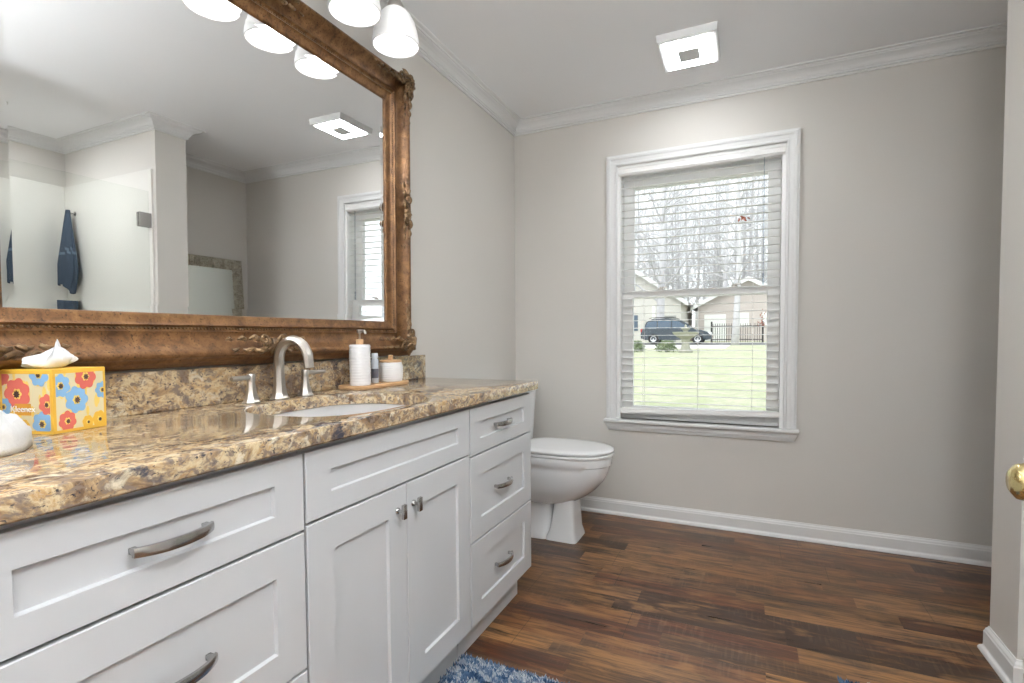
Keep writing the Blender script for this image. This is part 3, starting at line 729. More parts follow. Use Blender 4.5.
# beading strip
bm = B(); u0 = .0385
def bead(bm, c, r, n=6):
    v = []
    t = bm.verts.new(c+mn*r); b = [bm.verts.new(c+(mu_*math.cos(a)+mv_*math.sin(a))*r*.95) for a in [2*PI*i/n for i in range(n)]]
    m2 = [bm.verts.new(c+(mu_*math.cos(a)+mv_*math.sin(a))*r*.65+mn*r*.72) for a in [2*PI*i/n for i in range(n)]]
    ring_faces(bm, b, m2)
    for i in range(n): bm.faces.new((m2[i], m2[(i+1) % n], t))
for k in range(4):
    L = (GW if k in (0, 2) else GH)+u0; nb = int(2*L/.0095)
    for i in range(nb):
        s = -L+(i+.5)*2*L/nb; a, b = {0: (s, -GH-u0), 1: (GW+u0, s), 2: (-s, GH+u0), 3: (-GW-u0, -s)}[k]
        bead(bm, mp_(a, b, .0118), .0042)
obj('beading', bm, M['gilt2'], fr, 'all')
def leaf(bm, cu, cv, ang, L, W, w0, hgt, curl=.5, n=8, m=6):
    rows = []
    x, y, a = cu, cv, ang; st = L/n
    for i in range(n+1):
        t = i/n; ww = W*math.sin(PI*min(1, .12+t*.88))**.7*(1-.25*t)*(1+.18*math.sin(t*16))
        row = []
        for j in range(m+1):
            s = -1+2*j/m
            hh = w0+hgt*(math.sin(PI*(.15+.85*t))**.6)*(1-.75*s*s)-.0022*(1 if j == m//2 else 0)*1
            row.append(bm.verts.new(mp_(x-math.sin(a)*ww*s*.5, y+math.cos(a)*ww*s*.5, hh)))
        rows.append(row); x += math.cos(a)*st; y += math.sin(a)*st; a += curl*2/n*(.4+1.6*t)
    for p, q in zip(rows, rows[1:]): ring_faces(bm, p, q, False)
def scroll(bm, cu, cv, r, w0, sgn=1, ph=0, turns=1.4, th=.0045):
    pts = []
    for i in range(26):
        t = i/25; a = ph+sgn*turns*2*PI*t; rr_ = r*(1-.82*t); pts.append(mp_(cu+rr_*math.cos(a), cv+rr_*math.sin(a), w0+.010*t))
    tube(bm, pts, lambda t: th*(1-.35*t), 6)
for k, (su, sv) in enumerate(((-1, -1), (1, -1), (1, 1), (-1, 1))):
    bm = B(); ou, ov = su*(GW+.088), sv*(GH+.088)
    r_ = random.Random(k)
    th0 = math.atan2(sv, su)
    for i in range(11):
        a = th0+(-1+2*i/10)*2.5; leaf(bm, ou+.008*math.cos(a), ov+.008*math.sin(a), a, .052 if i % 2 else .044, .024, .050, .020, .5*(1 if i % 2 else -1))
    for i in range(9):
        a = th0+2*PI*i/9; leaf(bm, ou, ov, a, .034, .017, .066, .014, .4)
    for i in range(5):
        a = th0+2*PI*i/5; leaf(bm, ou, ov, a, .017, .013, .080, .008, .3)
    scroll(bm, ou-su*.040, ov+sv*.010, .019, .060, su*sv, th0, th=.0055); scroll(bm, ou+su*.010, ov-sv*.040, .019, .060, -su*sv, th0, th=.0055)
    for d in (0, 1):
        for q in range(9):
            dist = .038+.019*q; off = (-1)**q*.012; sc = 1-q*.07
            if d == 0: u_, v_, a = su*(GW+.096-dist), sv*(GH+.088+off), PI if su > 0 else 0
            else: u_, v_, a = su*(GW+.088+off), sv*(GH+.096-dist), -PI/2 if sv > 0 else PI/2
            leaf(bm, u_, v_, a+(-1)**q*.6, .042*sc, .020*sc, .040+.014*sc, .014*sc, (-1)**q*-.8)
    o = obj('carved_ornament', bm, M['gilt2'], fr, 'all'); o['label'] = 'carved leafy corner ornament'
for k in range(4):
    bm = B()
    c0 = {0: (0, -GH-.082), 1: (GW+.080, 0), 2: (0, GH+.082), 3: (-GW-.080, 0)}[k]; ax = 0 if k in (0, 2) else PI/2
    outa = {0: -PI/2, 1: 0, 2: PI/2, 3: PI}[k]
    for i in range(7):
        a = outa+(-1+2*i/6)*1.25; leaf(bm, c0[0]-.012*math.cos(outa), c0[1]-.012*math.sin(outa), a, .046-.004*abs(i-3), .022, .052, .018, .25*(i-3)/3)
    for sg in (0, PI):
        for q in range(6):
            dist = .022+.021*q; off = (-1)**q*.011; sc = 1-q*.10; a = ax+sg
            u_ = c0[0]+math.cos(a)*dist-math.sin(a)*off; v_ = c0[1]+math.sin(a)*dist+math.cos(a)*off
            leaf(bm, u_, v_, a+(-1)**q*.6, .044*sc, .023*sc, .043+.012*sc, .015*sc, (-1)**q*-.9)
        scroll(bm, c0[0]+math.cos(ax+sg)*.034-math.cos(outa)*.012, c0[1]+math.sin(ax+sg)*.034-math.sin(outa)*.012, .017, .060, 1 if sg else -1, outa, th=.0055)
    o = obj('carved_ornament', bm, M['gilt2'], fr, 'all'); o['label'] = 'carved scrolling leaf ornament at middle of frame side'
# small carved tufts between
# ------------------------------------------------------------------ vanity light
vl = thing('vanity_light_bar', 'nickel vanity light bar with frosted bell shades above the mirror', 'wall light', (XL, 1.12, 2.33))
bm = B(); box(bm, XL+.0005, XL+.022, .60, 1.64, 2.305, 2.385, .006); obj('back_plate', bm, M['nickel'], vl, 30)
LX = -1.155
for yl in (.694, .907, 1.120, 1.333, 1.546):
    bm = B()
    tube(bm, [(XL+.02, yl, 2.345)]+[(XL+.02+(LX-XL-.02)*math.sin(t*PI/2), yl, 2.345+.022*math.sin(t*PI)-.03*(1-math.cos(t*PI/2))) for t in (.2, .4, .6, .8, .95)]+[(LX, yl, 2.300), (LX, yl, 2.285)], .007, 10)
    lathe(bm, [(.008, 2.300), (.014, 2.292), (.020, 2.280), (.030, 2.262), (.034, 2.250), (.033, 2.247)], (LX, yl, 0), 28)
    arm = obj('lamp_arm', bm, M['nickel'], vl, 40)
    pr = [(.028, 2.250), (.040, 2.243), (.056, 2.226), (.068, 2.202), (.0765, 2.172), (.081, 2.145), (.0825, 2.128), (.0820, 2.122)]
    bm = B(); lathe(bm, pr+[(r-.004, z) for r, z in pr[::-1]], (LX, yl, 0), 40, cap0=False, cap1=False)
    R0 = bm.verts[:]; obj('lamp_shade', bm, M['shade'], arm, 'all')['label'] = 'frosted white bell glass shade, lit'
    bm = B(); lathe(bm, [(.012, 2.246), (.013, 2.228), (.020, 2.212), (.027, 2.190), (.0285, 2.176), (.026, 2.162), (.017, 2.151), (.001, 2.147)], (LX, yl, 0), 20)
    obj('bulb', bm, M['bulb'], arm, 'all')

# ------------------------------------------------------------------ toilet
to = thing('toilet', 'white two piece toilet with closed lid between the vanity and window wall', 'toilet', (-1.0, 2.65, 0))
OX, OY = XL, 2.632
def egg(xb, xf, hw, z, n=56, e=2.25):
    xc = xb+(xf-xb)*.45; out = []
    for i in range(n):
        t = 2*PI*i/n; c, s = math.cos(t), math.sin(t)
        ax = (xf-xc) if c >= 0 else (xc-xb); ee = e if c >= 0 else 3.0
        out.append((OX+xc+ax*math.copysign(abs(c)**(2/ee), c), OY+hw*math.copysign(abs(s)**(2/ee), s), z))
    return out
bm = B()
loft(bm, [egg(a, b, h, z) for z, a, b, h in ((.178, .20, .50, .070), (.190, .19, .535, .092), (.210, .18, .575, .115), (.238, .165, .622, .137), (.27, .155, .662, .154), (.31, .15, .697, .167), (.345, .15, .718, .175), (.375, .15, .728, .178), (.398, .15, .733, .178), (.402, .15, .741, .182), (.438, .15, .745, .184), (.446, .155, .741, .181))])
bb = obj('bowl', bm, M['porcelain'], to, 50)
bm = B()
def rc4(x0, x1, h, z, e=7): return sell(OX+(x0+x1)/2, OY, z, (x1-x0)/2, h, 40, e)
loft(bm, [rc4(.405, .578, .098, .0, 9), rc4(.407, .576, .096, .012, 9), rc4(.425, .566, .086, .05, 8), rc4(.440, .560, .080, .14, 7), rc4(.452, .556, .076, .235, 6), rc4(.455, .565, .080, .262, 6)])
loft(bm, [rc4(.07, .420, .100, .0, 8), rc4(.07, .420, .098, .012, 8), rc4(.075, .420, .092, .03, 8), rc4(.08, .425, .078, .055, 6), rc4(.085, .43, .070, .12, 5), rc4(.09, .44, .075, .20, 4), rc4(.07, .44, .095, .30, 4), rc4(.04, .40, .11, .40, 4), rc4(.03, .30, .12, .444, 4)])
obj('pedestal', bm, M['porcelain'], to, 40)
for sy in (-1, 1):
    bm = B(); lathe(bm, [(.012, .028), (.012, .034), (.009, .042), (.001, .044)], (OX+.26, OY+sy*.090, 0), 16); obj('bolt_cap', bm, M['porcelain'], to, 'all')
bm = B()
loft(bm, [egg(.235, .748, .186, z) if 0 else [(x, y, z) for x, y, _ in egg(.235+g, .750-g, .187-g, 0)] for z, g in ((.4485, .004), (.450, .001), (.458, 0), (.462, .003))])
obj('seat', bm, M['seat'], to, 40)
bm = B()
loft(bm, [[(x, y, z) for x, y, _ in egg(.230+g, .748-g, .185-g, 0)] for z, g in ((.4665, .004), (.468, .001), (.476, 0), (.481, .004), (.4845, .014), (.4865, .05), (.488, .12))])
obj('lid', bm, M['seat'], to, 'all')
for sy in (-1, 1):
    bm = B(); tube(bm, [(OX+.232, OY+sy*.085, .463), (OX+.232, OY+sy*.045, .463)], .013, 14); box(bm, OX+.222, OX+.242, OY+sy*.065-.016, OY+sy*.065+.016, .447, .463, .002); obj('lid_hinge', bm, M['seat'], to, 40)
bm = B(); loft(bm, [sell(OX+.118, OY, z, a, b, 48, 8) for z, a, b in ((.447, .090, .185), (.455, .097, .195), (.60, .104, .210), (.752, .112, .222))])
obj('tank', bm, M['porcelain'], to, 40)
bm = B(); loft(bm, [sell(OX+.122, OY, z, a, b, 48, 8) for z, a, b in ((.752, .114, .226), (.756, .120, .233), (.772, .121, .235), (.780, .118, .232), (.784, .108, .222))])
obj('tank_lid', bm, M['porcelain'], to, 40)

for ch in to.children:
    k = ch.name.split('.')[0]
    if k in ('seat', 'lid', 'lid_hinge'): ch.location = (.004, 0, .011)
    elif k == 'bowl': ch.scale = (1, 1, 1.024)
    elif k in ('tank', 'tank_lid'): ch.location = (.020, 0, .014)
# ------------------------------------------------------------------ rugs
def rug_mat():
    m = mat('blue_white_shag', (.2, .3, .5), .95, 0, .1); n = N(m); v = n.coord('Object', (1, 2.6, .2), (0, 0, .25))
    a = n.noise(v, 5.5, 5, .6, 1.2)
    n.to(n.ramp(a, [(.32, (.012, .022, .04)), (.42, (.03, .07, .15)), (.48, (.10, .17, .27)), (.52, (.50, .52, .54)), (.58, (.06, .12, .22)), (.70, (.40, .44, .49))]), 'Base Color'); return m
M['rug'] = rug_mat()
def rug(label, x0, x1, y0, y1, sx, sy0, sy1, sx1):
    root = thing('shag_rug', label, 'rug', ((x0+x1)/2, (y0+y1)/2, 0))
    bm = B(); box(bm, x0, x1, y0, y1, .001, .009, .003, 1); obj('backing', bm, M['rug'], root)
    bm = B(); rn = random.Random(5)
    st = .0072; nx, ny = int((x1-x0)/st), int((y1-y0)/st)
    for i in range(nx):
        for j in range(ny):
            x = x0+(i+rn.random())*st; y = y0+(j+rn.random())*st; h = rn.uniform(.017, .026); a = rn.uniform(0, 2*PI); b = .0036
            lx, ly = rn.gauss(0, .005), rn.gauss(0, .005)
            tp = bm.verts.new((x+lx, y+ly, h)); q = [bm.verts.new((x+b*math.cos(a+k*2.094), y+b*math.sin(a+k*2.094), .007)) for k in range(3)]
            md = [bm.verts.new((x+lx*.4+b*.9*math.cos(a+k*2.094), y+ly*.4+b*.9*math.sin(a+k*2.094), h*.65)) for k in range(3)]
            for k in range(3): bm.faces.new((q[k], q[(k+1) % 3], md[(k+1) % 3], md[k])); bm.faces.new((md[k], md[(k+1) % 3], tp))
    o = obj('pile', bm, M['rug'], root, 'all'); o['kind'] = 'stuff'
rug('blue and white shag bath rug along the vanity toe kick', -.862, -.36, .92, 1.480, 0, 0, 0, 0)
rug('blue and white shag bath rug at the shower side, far from the vanity', .268, .72, 1.10, 1.842, 0, 0, 0, 0)

# ------------------------------------------------------------------ shower
su = thing('shower_surround', 'white shower wall surround with tray behind the glass door', 'shower', (1.35, 1.5, 0))
bm = B()
box(bm, .785, XS-.0005, PY0-.012, PY0-.0005, .06, 2.13, .003); box(bm, XS-.012, XS-.0005, YS+.0005, PY0-.012, .06, 2.13, .003); box(bm, .785, XS-.012, YS+.0005, YS+.012, .06, 2.13, .003)
obj('wall_panels', bm, M['surround'], su)
bm = B(); box(bm, .84, XS-.001, YS+.001, PY0-.001, .0, .06, .004); box(bm, .765, .84, YS+.001, PY0-.001, 0, .11, .008); obj('shower_tray', bm, M['surround'], su)
gd = thing('shower_glass_door', 'frameless clear glass shower door with square metal hinges', 'shower door', (.80, 1.6, .115))
bm = B(); box(bm, .798, .806, 1.30, PY0-.022, .125, 1.985, .001, 1); obj('glass_pane', bm, M['shower_glass'], gd)
for z in (.40, 1.80):
    bm = B(); box(bm, .785, .797, PY0-.085, PY0-.014, z-.045, z+.045, .003); box(bm, .807, .819, PY0-.085, PY0-.014, z-.045, z+.045, .003); box(bm, .787, .817, PY0-.021, PY0-.0125, z-.045, z+.045, .001)
    obj('hinge', bm, M['chrome'], gd)
bm = B(); tube(bm, [(.797, 1.36, 1.20), (.765, 1.36, 1.20), (.755, 1.36, 1.19), (.755, 1.36, .99), (.765, 1.36, .98), (.797, 1.36, .98)], .008, 12); obj('door_handle', bm, M['chrome'], gd, 40)
gp = thing('shower_glass_panel', 'fixed clear glass shower panel beside the hinged glass door', 'glass panel', (.80, 1.1, .115))
bm = B(); box(bm, .798, .806, YS+.013, 1.294, .111, 1.985, .001, 1); obj('glass_pane', bm, M['shower_glass'], gp)
# towel on hook
hk = thing('towel_hook', 'small metal hook on the shower wall holding the navy towel', 'hook', (1.705, PY0-.012, 1.93))
bm = B(); lathe(bm, [(.016, PY0-.0125), (.016, PY0-.017), (.006, PY0-.020), (.006, PY0-.045), (.009, PY0-.048), (.001, PY0-.049)], (1.705, 0, 1.925), 16, 'y'); obj('hook_body', bm, M['chrome'], hk, 40)
bm = B(); T = 30; K = 72; rows = []
for i in range(T+1):
    t = i/T; row = []
    for j in range(K):
        a = 2*PI*j/K
        wx = .016+.112*min(1, t*1.25)**.85*(1-.12*max(0, t-.7)/.3); wy = .012+.024*t
        f = 1+.10*t*math.sin(5*a+.7)+.05*t*math.sin(9*a+2)
        x = 1.705+wx*math.cos(a)*f*(1-.35*max(0, t-.72)/.28)+.012*t; y = PY0-.055-.012*t+wy*math.sin(a)*f+.006*t*math.sin(7*a)
        low = .49+.045*math.cos(a+2.6)+.03*math.cos(2*a+.5)
        z = 1.945-.02*t-(low+.02)*t
        row.append(bm.verts.new((x, min(y, PY0-.020), z)))
    rows.append(row)
for a, b in zip(rows, rows[1:]): ring_faces(bm, a, b)
bm.faces.new(rows[0][::-1])
for i, f in enumerate(bm.faces): pass
def band_idx(f):
    z = f.calc_center_median().z; return 1 if any(abs(z-zz) < .006 for zz in (1.640, 1.665)) else 0
for f in bm.faces: f.material_index = band_idx(f)
tw = obj('hanging_towel', bm, [M['navy'], M['navy_band']], None, 'all'); tag(tw, 'navy blue towel hanging gathered from a hook in the shower', 'towel')

# ------------------------------------------------------------------ leaning silver mirror in the alcove
lm = thing('leaning_mirror', 'silver champagne framed floor mirror leaning on the alcove wall', 'mirror', (XA-.12, 2.68, 0))
y0_, y1_ = 2.34, 2.985; Lm = 1.69
top = Vector((XA-.040, 0, Lm)); bot = Vector((XA-.165, 0, .004)); vv = (top-bot).normalized(); nn_ = Vector((-vv.z, 0, vv.x)); H_ = (top-bot).length
def lp(y, v, w_): q = bot+vv*v-Vector((0, 0, 0))+nn_*w_; return Vector((q.x, y, q.z))
bm = B()
pr2 = [(0, -.012), (0, .014), (.006, .020), (.016, .022), (.05, .017), (.078, .008), (.084, .004), (.084, -.004)]
R = []
for (yy, v, sy, sv) in ((y0_, 0, 1, 1), (y1_, 0, -1, 1), (y1_, H_, -1, -1), (y0_, H_, 1, -1)): R.append([bm.verts.new(lp(yy+sy*u, v+sv*u, h)) for u, h in pr2])
for i in range(4): ring_faces(bm, R[i], R[(i+1) % 4], True)
obj('frame', bm, M['silverleaf'], lm, 30)
bm = B()
def rib(bm, a, b): tube(bm, [a, (a+b)/2+nn_*.004, b], .006, 6)
n_ = int((y1_-y0_)/.02)
for i in range(1, n_):
    y = y0_+i*(y1_-y0_)/n_
    for v0, v1 in ((.008, .076), (H_-.008, H_-.076)): rib(bm, lp(y, v0, .018), lp(y, v1, .009))
n_ = int(H_/.02)
for i in range(4, n_-3):
    v = i*H_/n_
    for a, b in ((y0_+.008, y0_+.076), (y1_-.008, y1_-.076)): rib(bm, lp(a, v, .018), lp(b, v, .009))
obj('ribbing', bm, M['silverleaf'], lm, 'all')
bm = B(); vs = [bm.verts.new(lp(y, v, w_)) for w_ in (0, .003) for y, v in ((y0_+.07, .07), (y1_-.07, .07), (y1_-.07, H_-.07), (y0_+.07, H_-.07))]
ring_faces(bm, vs[:4], vs[4:]); bm.faces.new(vs[:4][::-1]); bm.faces.new(vs[4:]); obj('mirror_glass', bm, M['mirror2'], lm)

exec_outdoor = True
# ------------------------------------------------------------------ outdoors
def gz(y): 
    P = [(3.2, .26), (8, .38), (15, .48), (36, .52), (120, .75)]
    for (a, za), (b, zb) in zip(P, P[1:]):
        if y <= b: return za+(zb-za)*max(0, (y-a))/(b-a)
    return .75
def grass_mat():
    m = mat('winter_lawn', (.3, .4, .15), .95, 0, .1); n = N(m); v = n.coord()
    a = n.noise(v, .9, 7, .7, .6); b = n.noise(v, 9, 5, .7)
    c = n.ramp(a, [(.34, (.42, .45, .27)), (.46, (.58, .56, .43)), (.54, (.40, .45, .25)), (.62, (.60, .56, .46)), (.70, (.58, .48, .41))])
    c = n.mix(n.ramp(b, [(.45, (0, 0, 0)), (.62, (1, 1, 1))]), c, (.43, .44, .31)); n.to(c, 'Base Color'); n.bump(b, .8, .03); return m
M['grass'] = grass_mat()
M['concrete'] = paint('pale_concrete', (.62, .60, .57), .9, .2, 40)
M['asphalt'] = paint('asphalt', (.16, .16, .165), .9, .3, 60)
M['bark'] = cloth('grey_bark', (.50, .49, .51), (.62, .61, .63), 12, .6)
M['stone'] = cloth('mossy_stone', (.42, .41, .36), (.30, .31, .24), 14, .8)
M['siding'] = paint('pale_siding', (.62, .60, .57), .8)
M['brick'] = paint('tan_brick', (.56, .50, .48), .9, .3, 20)
M['white_ext'] = paint('white_exterior_paint', (.82, .82, .81), .5)
M['roof'] = paint('grey_shingle', (.26, .25, .26), .9, .3, 12)
M['iron'] = mat('black_iron', (.03, .03, .03), .5, .3)
M['carpaint'] = mat('dark_metallic_blue_paint', (.018, .035, .05), .18, .35, .5, Coat_Weight=1.0)
M['carglass'] = mat('tinted_car_glass', (.05, .09, .14), .05, 0, .9)
M['leafgreen'] = cloth('shrub_leaves', (.22, .28, .17), (.30, .36, .22), 30)
M['leafred'] = cloth('dried_red_leaves', (.30, .07, .05), (.20, .08, .04), 60)
def ground_strip(name, x0, x1, y0, y1, dz, m, nx=2, ny=24, thick=.08):
    bm = B(); g = []
    for j in range(ny+1):
        y = y0+(y1-y0)*j/ny; g.append([bm.verts.new((x0+(x1-x0)*i/nx, y, gz(y)+dz)) for i in range(nx+1)])
    for a, b in zip(g, g[1:]): ring_faces(bm, a, b, False)
    ex = bmesh.ops.extrude_face_region(bm, geom=bm.faces[:]); bmesh.ops.translate(bm, verts=[v for v in ex['geom'] if isinstance(v, bmesh.types.BMVert)], vec=(0, 0, -thick))
    o = obj(name, bm, m); o['kind'] = 'structure'; return o
ground_strip('lawn', -60, 60, 3.24, 120, 0, M['grass'], 2, 60)
ground_strip('driveway', -30, -.9, 24.5, 32.5, .012, M['concrete'], thick=.01)
ground_strip('street', -60, 60, 33.5, 40.5, .012, M['asphalt'], thick=.01)

# car, side on, facing right
CX, CY = -4.33, 36.3; GZ = gz(CY)+.012
car = thing('car', 'dark blue station wagon parked on the street behind the lawn', 'car', (CX, CY, GZ))
def body_ring(y, k):   # k: 0 at sides .. narrower roof handled by z
    pass
low = [(-2.25, .38), (-2.28, .62), (-2.22, .98), (-1.9, 1.05), (0, 1.0), (1.0, 1.02), (1.55, .93), (2.05, .78), (2.24, .60), (2.25, .35), (1.9, .28), (-1.95, .28)]
bm = B(); rings = []
for yy, g in ((-.90, .05), (-.86, .0), (.86, .0), (.90, .05)):
    rings.append([(CX+x*(1-g*.5), CY+yy, GZ+z+(g*.3 if z < .5 else -g*.6)) for x, z in low])
loft(bm, rings); obj('car_body', bm, M['carpaint'], car, 30)
hi = [(-2.18, .98), (-1.95, 1.48), (-1.6, 1.66), (-.6, 1.72), (.25, 1.62), (.62, 1.42), (1.15, 1.02)]
bm = B(); loft(bm, [[(CX+x*.985, CY+yy*(1-(z-.98)*.22), GZ+z) for x, z in hi] for yy in (-.84, .84)]); cab = obj('cabin', bm, M['carpaint'], car, 30)
for pl in ([(-2.02, 1.04), (-1.80, 1.50), (-1.22, 1.56), (-1.22, 1.04)], [(-1.14, 1.04), (-1.14, 1.57), (-.30, 1.57), (-.30, 1.04)], [(-.22, 1.04), (-.22, 1.56), (.22, 1.50), (.86, 1.06)]):
    for sg in (-1, 1):
        bm = B()
        f = [bm.verts.new((CX+x, CY+sg*(.843*(1-(z-.98)*.22)+.002), GZ+z)) for x, z in pl]; g = [bm.verts.new((v.co.x, v.co.y-sg*.006, v.co.z)) for v in f]
        bm.faces.new(f); bm.faces.new(g[::-1]); ring_faces(bm, f, g)
        obj('side_window', bm, M['carglass'], cab)
for x in (-1.42, 1.38):
    for sg in (-1, 1):
        bm = B(); y = CY+sg*.82; lathe(bm, [(.20, y-.10), (.33, y-.10), (.345, y-.07), (.345, y+.07), (.33, y+.10), (.20, y+.10)], (CX+x, 0, GZ+.345), 32, 'y', False, False); w_ = obj('wheel', bm, M['rubber'], car, 40)
        bm = B(); lathe(bm, [(.001, y+sg*.085), (.05, y+sg*.09), (.06, y+sg*.07), (.21, y+sg*.085), (.225, y+sg*.09), (.23, y+sg*.06)], (CX+x, 0, GZ+.345), 10, 'y'); obj('rim', bm, mat('alloy', (.75, .75, .76), .3, .6) if 'alloy' not in M else M['alloy'], w_)
bm = B(); box(bm, CX+1.95, CX+2.22, CY-.895, CY-.55, GZ+.62, GZ+.78, .03); obj('headlight', bm, M['vinyl'], car)
bm = B(); box(bm, CX-2.285, CX-2.15, CY-.895, CY-.62, GZ+.80, GZ+1.02, .02); obj('tail_light', bm, mat('red_lens', (.45, .03, .03), .2), car)
for sg in (-1, 1):
    bm = B(); tube(bm, [(CX-1.75, CY+sg*.62, GZ+1.72), (CX-1.5, CY+sg*.62, GZ+1.79), (0+CX-.2, CY+sg*.62, GZ+1.79), (CX+.1, CY+sg*.62, GZ+1.68)], .02, 6); obj('roof_rail', bm, M['iron'], car)

# birdbath
bt = thing('birdbath', 'grey stone pedestal birdbath standing on the lawn before the car', 'birdbath', (-1.98, 19, gz(19)))
bX, bY, bZ = -1.98, 19.0, gz(19)
bm = B(); lathe(bm, [(.24, bZ-.01), (.24, bZ+.08), (.17, bZ+.13), (.13, bZ+.28), (.15, bZ+.45), (.20, bZ+.50)], (bX, bY, 0), 24); obj('pedestal', bm, M['stone'], bt, 40)
bm = B(); lathe(bm, [(.18, bZ+.50), (.30, bZ+.56), (.42, bZ+.66), (.45, bZ+.72), (.43, bZ+.73), (.30, bZ+.66), (.02, bZ+.63)], (bX, bY, 0), 32); obj('bowl', bm, M['stone'], bt, 40)
bm = B(); lathe(bm, [(.10, bZ+.63), (.06, bZ+.70), (.09, bZ+.78), (.16, bZ+.84), (.14, bZ+.87), (.05, bZ+.89), (.03, bZ+.97), (.001, bZ+1.0)], (bX, bY, 0), 16); obj('finial', bm, M['stone'], bt, 40)
# shrubs
def shrub(label, x, y, r, h, seed):
    rn = random.Random(seed); root = thing('shrub', label, 'shrub', (x, y, gz(y)), group=None)
    bm = B(); z0 = gz(y)
    for i in range(420):
        a = rn.uniform(0, 2*PI); q = rn.random()**.5; zz = rn.random(); rr_ = r*q*math.sqrt(max(0, 1-(zz*.9)**2)); L = .10
        c = Vector((x+rr_*math.cos(a), y+rr_*math.sin(a), z0+.03+zz*h)); d = Vector((rn.gauss(0, 1), rn.gauss(0, 1), rn.gauss(0, 1)+.6)).normalized(); s = d.cross(Vector((rn.random(), rn.random(), .3))).normalized()*.035
        p = [bm.verts.new(c-s*.4), bm.verts.new(c+d*L*.5-s), bm.verts.new(c+d*L), bm.verts.new(c+d*L*.5+s)]; bm.faces.new(p)
    obj('foliage', bm, M['leafgreen'], root)
    bm = B()
    for i in range(7):
        a = i*.9; tube(bm, [(x, y, z0-.02), (x+r*.35*math.cos(a), y+r*.35*math.sin(a), z0+h*.5), (x+r*.6*math.cos(a), y+r*.6*math.sin(a), z0+h*.8)], [.012, .008, .004], 5)
    obj('stems', bm, M['bark'], root)
shrub('small round green shrub on the lawn, the left one of the pair', -3.72, 19.3, .26, .34, 1)
shrub('wider low green shrub on the lawn, the right one nearer the birdbath', -2.72, 19.6, .40, .34, 2)

# houses
def gable(name, label, x0, x1, y0, y1, hw, hr, wallm, extras):
    z0 = gz(y0); root = thing(name, label, 'house', ((x0+x1)/2, y0, z0)); cxh = (x0+x1)/2
    bm = B(); loft(bm, [[(x0, y, z0-.1), (x1, y, z0-.1), (x1, y, z0+hw), (cxh, y, z0+hr), (x0, y, z0+hw)] for y in (y0, y1)]); obj('walls', bm, wallm, root)
    bm = B(); o_ = .6
    sl = (hr-hw)/(cxh-x0)
    for sg in (-1, 1):
        xe = cxh+sg*((x1-x0)/2+o_); ze = z0+hw-sl*o_
        p = [(cxh, z0+hr+.02), (xe, ze+.02), (xe, ze+.22), (cxh, z0+hr+.24)]
        loft(bm, [[(x, y, z) for x, z in p] for y in (y0-.5, y1+.5)])
    obj('roof', bm, M['roof'], root)
    bm = B()
    for sg in (-1, 1):
        xe = cxh+sg*((x1-x0)/2+o_+.05); ze = z0+hw-sl*o_
        loft(bm, [[(cxh, y, z0+hr-.10), (xe, y, ze-.12), (xe, y, ze+.26), (cxh, y, z0+hr+.28)] for y in (y0-.56, y0-.5)])
    obj('fascia', bm, M['white_ext'], root)
    for kind, a, b, c, d, mm in extras:
        bm = B(); box(bm, a, b, y0-.06, y0+.02, z0+c, z0+d, .01, 1)
        if kind == 'garage_door':
            for q in range(1, 4): box(bm, a+.05, b-.05, y0-.075, y0-.05, z0+c+(d-c)*q/4-.02, z0+c+(d-c)*q/4+.02)
        obj(kind, bm, mm, root)
gable('house', 'pale sided house with white trimmed gable roof behind the car', -13.0, -5.3, 47, 57, 3.6, 6.2, M['siding'], [('garage_door', -7.3, -5.7, 0, 2.3, mat('grey_garage', (.30, .31, .30), .6)), ('white_post', -7.75, -7.45, 0, 3.2, M['white_ext']), ('window', -10.2, -9.0, 1.0, 2.4, M['carglass'])])
gable('house', 'tan brick house with one white garage door behind the iron fence', -4.3, 4.3, 52, 62, 3.3, 5.6, M['brick'], [('garage_door', -3.75, -1.85, 0, 2.5, M['white_ext']), ('window', -.9, .1, 1.4, 2.6, M['white_ext']), ('window', 1.2, 2.2, 1.4, 2.6, M['white_ext'])])
# iron fence
fc = thing('iron_fence', 'black iron picket fence across the street in front of the tan house', 'fence', (-.5, 42, gz(42)))
fz = gz(42); bm = B(); x = -2.4
while x < 1.0:
    box(bm, x-.018, x+.018, 41.98, 42.02, fz-.05, fz+1.45); x += .16
obj('pickets', bm, M['iron'], fc)
for zz in (.25, 1.25):
    bm = B(); box(bm, -2.5, 1.0, 41.97, 42.03, fz+zz-.03, fz+zz+.03); obj('rail', bm, M['iron'], fc)
for xx in (-2.5, -.75, 1.0):
    bm = B(); box(bm, xx-.06, xx+.06, 41.94, 42.06, fz-.05, fz+1.6, .01, 1); obj('post', bm, M['iron'], fc)

